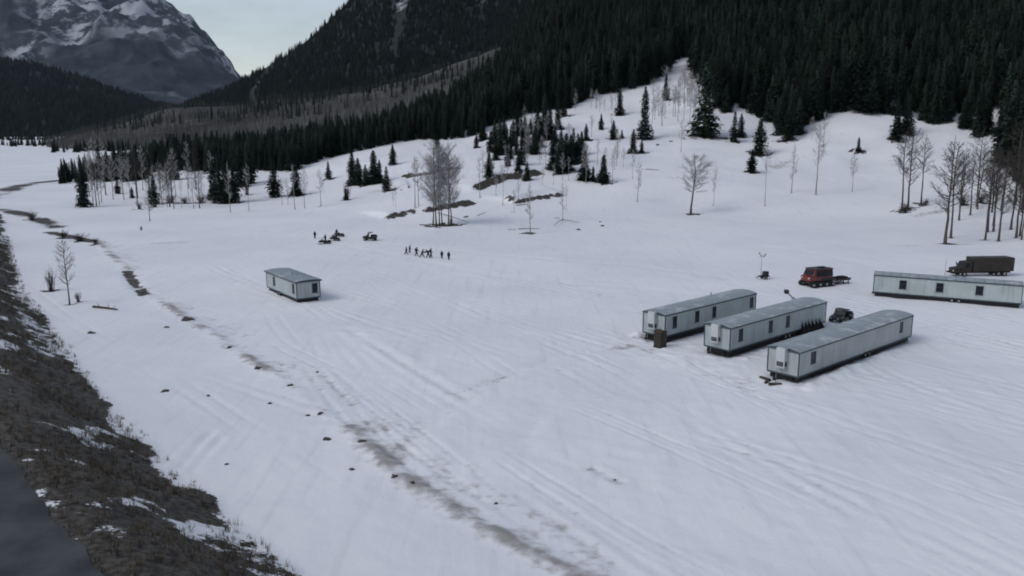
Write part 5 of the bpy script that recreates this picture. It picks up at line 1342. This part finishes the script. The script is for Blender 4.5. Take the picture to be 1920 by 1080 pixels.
def snowmobile(p, rz, label):
    t = empty("snowmobile", p, rz, label, "snowmobile", "snowmobiles on the meadow"); t.location.z = float(ground_z(p[0], p[1])[0])
    track(t, -1.45, .35, -.19, .19, .03, .42)
    q = MB(); q.prism([(-1.5, .42), (.2, .42), (.2, .62), (-1.45, .60)], -.24, .24); q.build("tunnel", "chassis", t)
    q = MB(); q.prism([(-1.2, .605), (.1, .625), (.05, .86), (-.5, .80), (-1.25, .88)], -.2, .2); q.build("seat", "black_cloth", t, bevel=.03)
    q = MB(); q.prism([(.1, .40), (1.25, .40), (1.45, .55), (1.1, .85), (.55, 1.02), (.12, .90)], -.36, .36); q.build("cowling", "black_paint", t, bevel=.06)
    Mw = Matrix.Translation((.62, 0, 1.17)) @ Matrix.Rotation(R(-35), 4, 'Y'); q = MB(); q.box(-.012, .012, -.3, .3, -.2, .22, Mw); q.build("windshield", "glass", t)
    q = MB(); q.tube([(.32, 0, .88), (.2, 0, 1.08)], .03, 6); q.tube([(.12, -.36, 1.08), (.2, 0, 1.1), (.12, .36, 1.08)], .02, 6); q.build("handlebar", "chassis", t)
    for s in (-1, 1):
        q = MB(); q.prism([(.45, .03), (1.35, .03), (1.65, .20), (1.62, .24), (1.32, .08), (.45, .07)], s * .48 - .07, s * .48 + .07); so = q.build("ski", "chassis", t)
        q = MB(); q.tube([(.95, s * .30, .50), (1.0, s * .48, .09)], .03, 6); q.build("strut", "steel_grey", so)
    q = MB(); q.box(1.36, 1.44, -.16, .16, .58, .68); q.build("headlight", "lamp_face", t)
    return t

# ------------------------------------------------------------------ people
def person(p, rz, H, label, stride=0.3, lean=0.08, arm=(0.3, -0.3), bend=0.25, sit=False, coat="navy_cloth", pack=False, group="walkers on the snow", reach=None, z=None):
    """one continuous body grown from a posed skeleton; facing local +x"""
    J = []; E_ = []; Rd = []; K = []
    def add(co, r, par, kind):
        J.append(Vector(co)); Rd.append(r); K.append(kind)
        if par is not None: E_.append((par, len(J) - 1))
        return len(J) - 1
    ph = 0.55 if sit else 0.93
    def tl(x, y, zz):                     # torso leans about the pelvis
        dz = zz - ph; return (x * math.cos(lean) + dz * math.sin(lean), y, ph + dz * math.cos(lean) - x * math.sin(lean))
    up = 0.0 if not sit else -0.38
    pel = add((0, 0, ph), (.165, .135), None, 'coat'); wai = add(tl(0, 0, ph + .20), (.155, .13), pel, 'coat'); che = add(tl(0, 0, ph + .40), (.185, .14), wai, 'coat')
    nk = add(tl(.01, 0, ph + .56), (.075, .075), che, 'coat'); hd = add(tl(.035, 0, ph + .69), (.105, .09), nk, 'head'); tp = add(tl(.03, 0, ph + .775), (.08, .07), hd, 'hat')
    add(tl(.135, 0, ph + .675), (.018, .018), hd, 'head')
    for s, am in ((1, arm[0]), (-1, arm[1])):
        sh = add(tl(0, s * .20, ph + .47), (.066, .064), che, 'coat')
        a = am + lean; S = J[sh]
        el = add((S.x + .29 * math.sin(a), S.y + s * .05, S.z - .29 * math.cos(a)), (.065, .065), sh, 'coat')
        b = a + bend; Q = J[el]
        wr = add((Q.x + .24 * math.sin(b), Q.y, Q.z - .24 * math.cos(b)), (.045, .045), el, 'coat'); W3 = J[wr]; dr = Vector((math.sin(b), 0, -math.cos(b)))
        pm = add(W3 + dr * .075, (.042, .022), wr, 'glove')
        for f in range(4):
            o = (f - 1.5) * .021; lf = (.062, .074, .070, .054)[f]
            k1 = add(J[pm] + dr * .045 + Vector((o, 0, 0)), (.0105, .0105), pm, 'glove'); add(J[k1] + dr * lf * .8 + Vector((0, -s * .02, 0)), (.009, .009), k1, 'glove')
        k1 = add(W3 + dr * .05 + Vector((.045, -s * .01, 0)), (.012, .012), pm, 'glove'); add(J[k1] + dr * .035 + Vector((.02, -s * .01, 0)), (.010, .010), k1, 'glove')
    for s, st in ((1, stride), (-1, -stride)):
        hp = add((0, s * .095, ph - .06), (.115, .115), pel, 'legs'); P0 = J[hp]
        if sit:
            kn = add((P0.x + .38, s * .20, P0.z + .02), (.085, .085), hp, 'legs'); an_ = add((P0.x + .34, s * .22, P0.z - .36), (.06, .06), kn, 'legs'); A = J[an_]
        else:
            kb = .12 if st > 0 else .05
            kn = add((P0.x + .42 * math.sin(st + kb), P0.y, P0.z - .42 * math.cos(st + kb)), (.082, .082), hp, 'legs'); Q = J[kn]
            g = st - (.05 if st > 0 else .22)
            an_ = add((Q.x + .40 * math.sin(g), Q.y, Q.z - .40 * math.cos(g)), (.06, .06), kn, 'legs'); A = J[an_]
        hl = add((A.x - .01, A.y, A.z - .055), (.052, .045), an_, 'boot'); add((A.x + .17, A.y + s * .02, A.z - .065), (.048, .035), hl, 'boot')
    zmin = min(v.z for v in J) - .035
    sc = H / 1.73
    me = bpy.data.meshes.new("person"); me.from_pydata([(v.x * sc, v.y * sc, (v.z - zmin) * sc) for v in J], E_, [])
    o = bpy.data.objects.new("body_source", me); COL.objects.link(o)
    md = o.modifiers.new("skin", 'SKIN'); md.use_smooth_shade = True
    for i, d in enumerate(me.skin_vertices[0].data): d.radius = (Rd[i][0] * sc * (1.36 if K[i] in ('coat', 'legs') else 1.05), Rd[i][1] * sc * (1.36 if K[i] in ('coat', 'legs') else 1.05)); d.use_root = (i == 0)
    o.modifiers.new("sub", 'SUBSURF').levels = 1
    dg = bpy.context.evaluated_depsgraph_get(); m2 = bpy.data.meshes.new_from_object(o.evaluated_get(dg)); m2.name = "person"
    bpy.data.objects.remove(o, do_unlink=True)
    kinds = ['coat', 'legs', 'boot', 'glove', 'head', 'hat']; m2.materials.clear()
    for m in (coat, "black_cloth", "boots", "boots", "skin", "black_cloth"): m2.materials.append(MAT[m])
    JP = np.array([(v.x * sc, v.y * sc, (v.z - zmin) * sc) for v in J]); KI = np.array([kinds.index(k) for k in K]); RI = np.array([max(r) for r in Rd])
    cen = np.zeros(len(m2.polygons) * 3); m2.polygons.foreach_get("center", cen); cen = cen.reshape(-1, 3)
    d = np.linalg.norm(cen[:, None] - JP[None], axis=2) - RI[None] * .8
    m2.polygons.foreach_set("material_index", KI[np.argmin(d, 1)].astype(np.int32)); m2.polygons.foreach_set("use_smooth", np.ones(len(m2.polygons), bool))
    ob = link(bpy.data.objects.new("person", m2)); ob.location = (p[0], p[1], float(ground_z(p[0], p[1])[0]) if z is None else z); ob.rotation_euler = (0, 0, rz)
    tag(ob, label, "person", group)
    h = JP[hd]; q = MB(); ax = (JP[tp] - JP[hd]); ax = ax / np.linalg.norm(ax)
    q.tube([Vector(h + ax * .035 * sc), Vector(h + ax * .10 * sc), Vector(h + ax * .155 * sc), Vector(h + ax * .175 * sc)], [.113 * sc, .105 * sc, .062 * sc, .015 * sc], 12); q.build("hat", "black_cloth", ob, True)
    if pack:
        c = (JP[wai] + JP[che]) / 2; Mp = Matrix.Translation(Vector(c) + Vector((-.23 * sc, 0, .04))) @ Matrix.Rotation(lean, 4, 'Y'); q = MB(); q.box(-.11, .11, -.17, .17, -.26, .26, Mp); q.build("backpack", "black_cloth", ob, bevel=.05)
    return ob
walk = [(761.5, 478, 1.74, "leftmost walker of the line, dark clothes, stepping right", .35, .10, (.4, -.4), .3, False), (768, 474.5, 1.68, "walker in dark clothes close behind the leftmost, slightly farther off", .18, .16, (.2, -.2), .3, False),
        (781, 480.5, 1.85, "bulky walker in dark clothes with a backpack, third from left", .22, .12, (.35, -.2), .5, True), (791, 482.5, 1.80, "walker taking a long stride, leaning forward, fourth from left", .55, .34, (.6, -.1), .4, False),
        (803, 483.5, 1.84, "walker bending low with legs apart, fifth from left", .34, .62, (.4, .1), .3, True), (808, 483, 1.90, "tall dark walker overlapping the bending one", .15, .05, (.2, -.3), .5, True),
        (828.5, 485, 1.58, "shorter walker set apart, second from right in the line", .12, .04, (.1, -.1), .3, False), (841.5, 487.3, 1.66, "rightmost walker of the line, dark clothes, legs together", .06, .05, (.1, -.1), .2, False)]
for n_, (px, py, H_, lab, st, le, am, be, pk) in enumerate(walk):
    q = hit(px, py); person(q, R([8, 20, -15, 5, 170, 10, -70, -85][n_]), H_, lab, st, le, am, be, False, "navy_cloth" if n_ % 3 else "black_cloth", pk)
q = hit(590.5, 447.5); person(q, R(-60), 1.74, "person in blue-black clothes standing alone left of the snowmobiles", .08, .05, (.2, .1), .6, group="people at the snowmobiles")
q = hit(609, 457.5); sm = snowmobile((q.x, q.y, 0), R(200), "nearest snowmobile on the meadow, with a person standing at it")
q2 = hit(610.5, 455.2); person((q2.x, q2.y, 0), R(230), 1.9, "tall person standing behind the nearest snowmobile", .06, .02, (.3, .3), .9, group="people at the snowmobiles")
q = hit(628, 451.5); snowmobile((q.x, q.y, 0), R(150), "dark snowmobile with a seated rider right of the nearest one")
v_ = Vector((math.cos(R(150)), math.sin(R(150)))) * -.45
person((q.x + v_.x, q.y + v_.y, 0), R(150), 1.72, "rider sitting on the snowmobile right of the nearest one", 0, .18, (.9, .9), .5, True, "navy_cloth", group="people at the snowmobiles", z=float(ground_z(q.x, q.y)[0]) + .36)
q = hit(636, 443.5); snowmobile((q.x, q.y, 0), R(155), "farthest dark snowmobile of the group")
v_ = Vector((math.cos(R(155)), math.sin(R(155)))) * -.45
q2 = hit(631.5, 443); person((q2.x, q2.y, 0), R(120), 1.74, "person standing beside the farthest snowmobile", .05, .04, (.3, .2), .5, False, "black_cloth", group="people at the snowmobiles")
bpy.context.view_layer.update()
